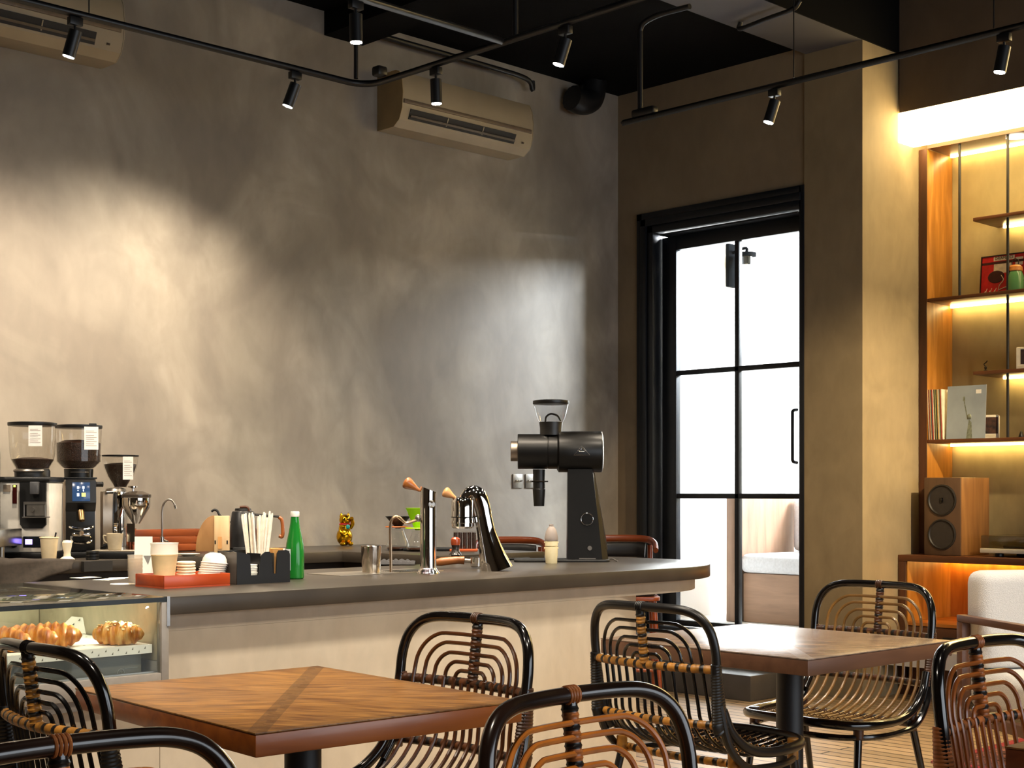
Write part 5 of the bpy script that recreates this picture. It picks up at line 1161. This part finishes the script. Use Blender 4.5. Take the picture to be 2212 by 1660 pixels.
# ================================================================= armchair
wsof=P('white_boucle','#e3e1de',.95,noise=.04,nscale=220,bump=.8); wfr=wood('armchair_wood','#5a3a28','#75503a',5,'Y',.4,7)
d=6.7; a0=FW*d+RT*((2066-CX)/F*d)
fw_=(RT*.194-FW*.98).normalized(); ang=math.atan2(fw_.y,fw_.x)+PI/2   # local -y is the sitter's front
lf_=Matrix.Rotation(ang,3,'Z')
ac=thing('armchair','white boucle armchair with a dark wooden frame, right edge of the picture','armchair',(a0.x,a0.y,0),ang)
zt=H-(1328-HY)/F*d; zb=H-(1232-HY)/F*d
# local: x to image right, y away; arm starts at origin (rear end) and runs to -y
for ox in (0,.72):
    MB().span(ox-.0,ox+.045,-.74,.0,zt-.032,zt,bev=.004).build('arm_rail', wfr, ac)
    MB().span(ox-.0,ox+.045,-.05,.0,0,zt-.0325,bev=.004).build('leg', wfr, ac); MB().span(ox,ox+.045,-.74,-.69,0,zt-.0325,bev=.004).build('leg', wfr, ac)
    MB().span(ox,ox+.045,-.689,-.051,.20,.25,bev=.003).build('side_rail', wfr, ac)
MB().span(.046,.719,-.73,-.01,.252,.44,bev=.05,seg=4).build('seat_cushion', wsof, ac)
MB().span(.046,.719,-.16,.02,.441,zb,bev=.055,seg=4).build('back_cushion', wsof, ac)
# rug corner
rg=onZ(2010,1650,0); 
o=MB().span(0,1.6,-1.9,0,0.0005,.010,bev=.002).build('rug', P('red_grey_rug','#8f5a52',.95,noise=.5,nscale=45), loc=(rg.x,rg.y,0),rot=0)
tag(o,'red and grey patterned rug, one corner showing in the lower right','rug')
bd=MB(); 
bd.b.free()
MB().span(0.0,1.6,-.05,-.0,0.0102,.0115).build('red_border', P('red_rug_border','#a3343a',.95,noise=.2,nscale=90), o)
MB().span(0.0,.05,-1.9,-.0502,0.0102,.0115).build('red_border', P('red_rug_border','#a3343a',.95), o)
# ================================================================= air conditioners
def aircon(label, xl, xr, z0, z1):
    t=thing('air_conditioner',label,'air conditioner',(xl,YW-.001,z0)); L_=xr-xl; h=z1-z0
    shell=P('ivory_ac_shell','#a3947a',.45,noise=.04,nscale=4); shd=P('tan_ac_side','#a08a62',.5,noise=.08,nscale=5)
    prof=[(0,h),(-.17,h),(-.20,h-.012),(-.225,h-.06),(-.235,h-.14),(-.228,.10),(-.20,.035),(-.15,.0),(0,0)]
    MB().prism(prof,0.004,L_-.004,plane='YZ').build('shell', shell, t, smooth=30)
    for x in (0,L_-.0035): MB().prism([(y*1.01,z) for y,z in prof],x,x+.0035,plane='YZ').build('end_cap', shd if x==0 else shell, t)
    MB().span(.01,L_-.02,-.24,-.2285,.128,.152,bev=.002).build('trim_stripe', P('taupe_stripe','#71614f',.4), t)
    MB().span(.004,L_-.004,-.205,-.2,h-.028,h-.022).build('top_seam', P('dark_seam_line','#5b4d3c',.6), t)
    sl=MB().box((L_*.46,-.2165,.075),(L_*.80,.012,.062),rot=Euler((.42,0,0))).build('air_slot', P('dark_slot','#17130f',.6,noise=0), t)
    for k in range(2): MB().box((L_*.46,-.2245+.006*k,.062+.028*k),(L_*.79,.006,.013),rot=Euler((.5,0,0))).build('louvre', P('louvre_plastic','#5c4f3d',.45), t)
    for k in (.33,.60): MB().box((L_*k,-.2235,.075),(.006,.008,.05),rot=Euler((.42,0,0))).build('louvre_clip', shell, t)
    MB().box((L_*.925,-.2195,.062),(.016,.004,.010),rot=Euler((.42,0,0))).build('sensor_window', P('dark_sensor','#3a2c20',.3), t)
    return t
aircon('long ivory air conditioner on the cement wall near the corner',5.416,6.50,3.405,3.735)
aircon('ivory air conditioner cut off by the top left corner of the picture',2.54,3.62,3.405,3.735)
# ================================================================= track lights
TZ=3.30
trk=P('black_track','#141416',.42,noise=.04)
def zpt(px,py): return onZ(px,py,TZ)
corner=zpt(792,187); jn=zpt(1111,97)
ta=thing('light_track','black lighting track bending at a right angle in front of the cement wall','light track',(0,0,TZ))
CX_,CY_=corner.x,corner.y
MB().tube([(-2.0,CY_,0)]+[(CX_-.12,CY_,0)]+[(CX_-.12+.12*math.sin(a),CY_-.12+.12*math.cos(a),0) for a in [PI/2*i/8 for i in range(1,9)]]+[(CX_,-.8,0)],.017,4,up=(0,0,1),rb=.018).build('rail', trk, ta, smooth=0)
MB().tube([(-1.6,jn.y,0),(CX_-.018,jn.y,0)],.017,4,up=(0,0,1),rb=.018).build('rail', trk, ta, smooth=0)
MB().box((zpt(820,170).x,zpt(820,170).y,.035),(.06,.06,.05),bev=.012).build('feed_box', trk, ta)
for px,py,n_ in ((769,178,.011),(1113,90,.014)):
    p=zpt(px,py); MB().cyl((p.x,p.y,.018),(p.x,p.y,(ZC if p.y>YC else ZH)-TZ-.0005),n_,seg=12).build('hanger_rod', trk, ta)
p=zpt(175,45); MB().cyl((p.x,CY_,.018),(p.x,CY_,ZC-TZ-.0005),.003,seg=8).build('hanger_wire', trk, ta)
tb=thing('light_track','straight black lighting track running in front of the column','light track',(0,0,TZ))
c0=zpt(1345,266)
MB().tube([(c0.x,c0.y,0),(c0.x,-1.5,0)],.017,4,up=(0,0,1),rb=.018).build('rail', trk, tb, smooth=0)
MB().box((c0.x,c0.y-.16,.03),(.05,.16,.045),bev=.012).build('feed_box', trk, tb)
for px in (1727,2168):
    p=zpt(px,180 if px<2000 else 80); MB().cyl((c0.x,p.y,.018),(c0.x,p.y,(ZC-.0505 if p.y>YC else ZH-.0005)-TZ),.003,seg=8).build('hanger_wire', trk, tb)
# spot heads
lensg=emit('spot_lens_glow','#fff0dc',45)
KE=1.0
def spot(label, px, py, aim, energy, track_xy=None, size=1.05, blend=.7):
    p=zpt(px,py)
    if track_xy=='A': p.y=CY_
    elif track_xy=='B': p.x=CX_
    elif track_xy=='J': p.y=jn.y
    elif track_xy=='C': p.x=c0.x
    t=thing('track_spotlight',label,'spotlight',(p.x,p.y,TZ-.0175),0,'track spotlights')
    MB().span(-.03 if track_xy in 'AJ' else -.016,.03 if track_xy in 'AJ' else .016,-.016 if track_xy in 'AJ' else -.03,.016 if track_xy in 'AJ' else .03,-.035,0,bev=.003).build('adapter', trk, t)
    MB().cyl((0,0,-.036),(0,0,-.06),.006,seg=10).build('stem', trk, t)
    dirv=(Vector(aim)-Vector((p.x,p.y,TZ-.1))).normalized(); o0=Vector((0,0,-.066))-dirv*.01
    b=MB().tube([o0,o0+dirv*.004,o0+dirv*.112,o0+dirv*.114],lambda f:.0275,24).build('housing', trk, t)
    MB().cyl(o0+dirv*.1142,o0+dirv*.1165,.0235,seg=24).build('lens', lensg, t)
    ld=bpy.data.lights.new('spot_lamp','SPOT'); ld.energy=energy*KE; ld.spot_size=size; ld.spot_blend=blend; ld.color=(1.0,.85,.66); ld.shadow_soft_size=.03
    lo=bpy.data.objects.new('spot_lamp',ld); C.objects.link(lo); lo.parent=t; lo.location=o0+dirv*.14; lo.rotation_euler=dirv.to_track_quat('-Z','Y').to_euler()
    return t
def below(px,py,lft,dn=2.3):   # aims down and LFT metres towards the picture's left
    p=zpt(px,py); return p-Vector((0,0,dn))-RT*lft
spot('spotlight before the air conditioner in the top left corner',124,48,below(124,48,.55),SP[0],'A',2.25,1)
spot('spotlight on the long track left of its bend, above the bare cement wall',610,158,below(610,158,.75),SP[1],'A',2.2,1)
spot('spotlight hanging highest on the cross rail, top centre-left of the picture',738,5,below(738,5,-.1),SP[2],'J',1.5,1)
spot('spotlight before the long air conditioner, pointing straight down',975,148,below(975,148,.0),SP[3],'B',1.5,1)
spot('spotlight before the black ceiling, right of the rail junction',1262,62,below(1262,62,.75),SP[4],'B',1.5,1)
spot('spotlight on the straight track before the bare wall above the glazed door',1685,190,below(1685,190,.7),SP[5],'C',1.5,1)
spot('spotlight on the straight track at the right edge, above the light box',2197,78,below(2197,78,.5),SP[6],'C',1.5,1)
# ================================================================= pipes on the ceiling
def pipe(name,label,pts,r,cat='pipe'):
    t=MB().tube(pts,r,14).build(name,trk); tag(t,label,cat); return t
q=onY(1255,215,YW-.11)
pipe('elbow_pipe','thick black elbow pipe dropping from the ceiling above the long air conditioner',catmull([(q.x+.12,YW-.12,ZC-.003),(q.x+.12,YW-.12,q.z+.12),(q.x+.09,YW-.12,q.z+.02),(q.x,YW-.12,q.z-.02),(q.x-.10,YW-.12,q.z-.01)],6),.085)
q1=onY(1150,165,YW-.1)
pipe('curved_conduit','thin black conduit along the cement wall top, its right end curving down',catmull([(5.35,YW-.1,ZC-.09),(6.2,YW-.1,ZC-.09),(q1.x-.06,YW-.1,ZC-.10),(q1.x,YW-.1,ZC-.16),(q1.x,YW-.1,q1.z-.03)],6),.016,'conduit')
z_=ZC-.09; a_=onZ(1600,62,z_); b_=onZ(1712,20,z_)
pipe('bent_conduit','black conduit with two bends under the grey beam soffit, top right',catmull([(a_.x-.0,a_.y,ZC-.053),(a_.x,a_.y,z_),(a_.x+(b_.x-a_.x)*.5,a_.y+(b_.y-a_.y)*.5,z_),(b_.x,b_.y,z_),(b_.x+.0,b_.y-.05,ZC-.053)],6),.014,'conduit')
pc=[onX(1383,235,c0.x),onX(1383,90,c0.x),onX(1384,62,c0.x),onX(1396,46,c0.x),onX(1430,30,c0.x),onX(1490,14,c0.x)]
pipe('elbow_conduit','black conduit rising from the straight track and bending towards the beam',catmull(pc,6),.015,'conduit')
# ================================================================= daylight, lamps, camera
w=bpy.data.worlds.new('sky'); bpy.context.scene.world=w; w.use_nodes=True
bg=w.node_tree.nodes['Background']; bg.inputs[0].default_value=(.86,.93,1.0,1); bg.inputs[1].default_value=SKY
def area(name, loc, aim, sx, sy, e, col=(1,1,1), portal=False):
    ld=bpy.data.lights.new(name,'AREA'); ld.shape='RECTANGLE'; ld.size=sx; ld.size_y=sy; ld.energy=e; ld.color=col
    lo=bpy.data.objects.new(name,ld); C.objects.link(lo); lo.location=loc; lo.rotation_euler=(Vector(aim)-Vector(loc)).to_track_quat('-Z','Y').to_euler()
    if portal: ld.cycles.is_portal=True
    return lo
area('door_portal',(XW+.23,(DY0+DY1)/2,1.7),(0,(DY0+DY1)/2,1.7),1.4,2.9,1,portal=True)
area('window_portal',(4.0,Y0-.05,1.6),(4.0,5,1.6),6.0,2.6,1,portal=True)
area('daylight_through_door',(10.5,3.5,3.7),(7.0,6.3,1.9),2.2,1.0,DAY[0],(.88,.94,1.0))
area('daylight_on_courtyard',(10.2,4.6,4.3),(10.2,6.6,1.5),2.5,1.0,DAY[1],(.95,.97,1.0))
def lamp(loc, aim, e, size=1.2, blend=.8, col=(1.0,.87,.70)):
    ld=bpy.data.lights.new('unseen_spot','SPOT'); ld.energy=e*KE; ld.spot_size=size; ld.spot_blend=blend; ld.color=col; ld.shadow_soft_size=.05  # unseen spot without a fixture, placed outside the view
    lo=bpy.data.objects.new('unseen_spot',ld); C.objects.link(lo); lo.location=loc; lo.rotation_euler=(Vector(aim)-Vector(loc)).to_track_quat('-Z','Y').to_euler()
for a in UNSEEN_SPOTS: lamp(*a)
ld=bpy.data.lights.new('case_lamp','SPOT'); ld.energy=CASE_E; ld.spot_size=1.9; ld.spot_blend=.8; ld.color=(1,.86,.66); ld.shadow_soft_size=.012
lo=bpy.data.objects.new('case_lamp',ld); C.objects.link(lo); lo.location=CASE_LAMP[0]; lo.rotation_euler=(CASE_LAMP[1]-CASE_LAMP[0]).to_track_quat('-Z','Y').to_euler()
cam=bpy.data.cameras.new('camera'); co=bpy.data.objects.new('camera',cam); C.objects.link(co)
co.location=(0,0,H); co.rotation_euler=(PI/2,0,CAM_ROT); cam.sensor_width=36; cam.lens=F/2212*36; cam.shift_y=(HY-830)/2212; cam.clip_start=.02
S=bpy.context.scene; S.camera=co
S.view_settings.view_transform='Standard'; S.view_settings.look='None'; S.view_settings.gamma=1; S.view_settings.exposure=EXPO; S.view_settings.use_curve_mapping=False
S.cycles.use_denoising=True; S.cycles.max_bounces=10; S.cycles.transparent_max_bounces=24; S.cycles.diffuse_bounces=5; S.cycles.caustics_reflective=False; S.cycles.caustics_refractive=False; S.cycles.sample_clamp_indirect=6
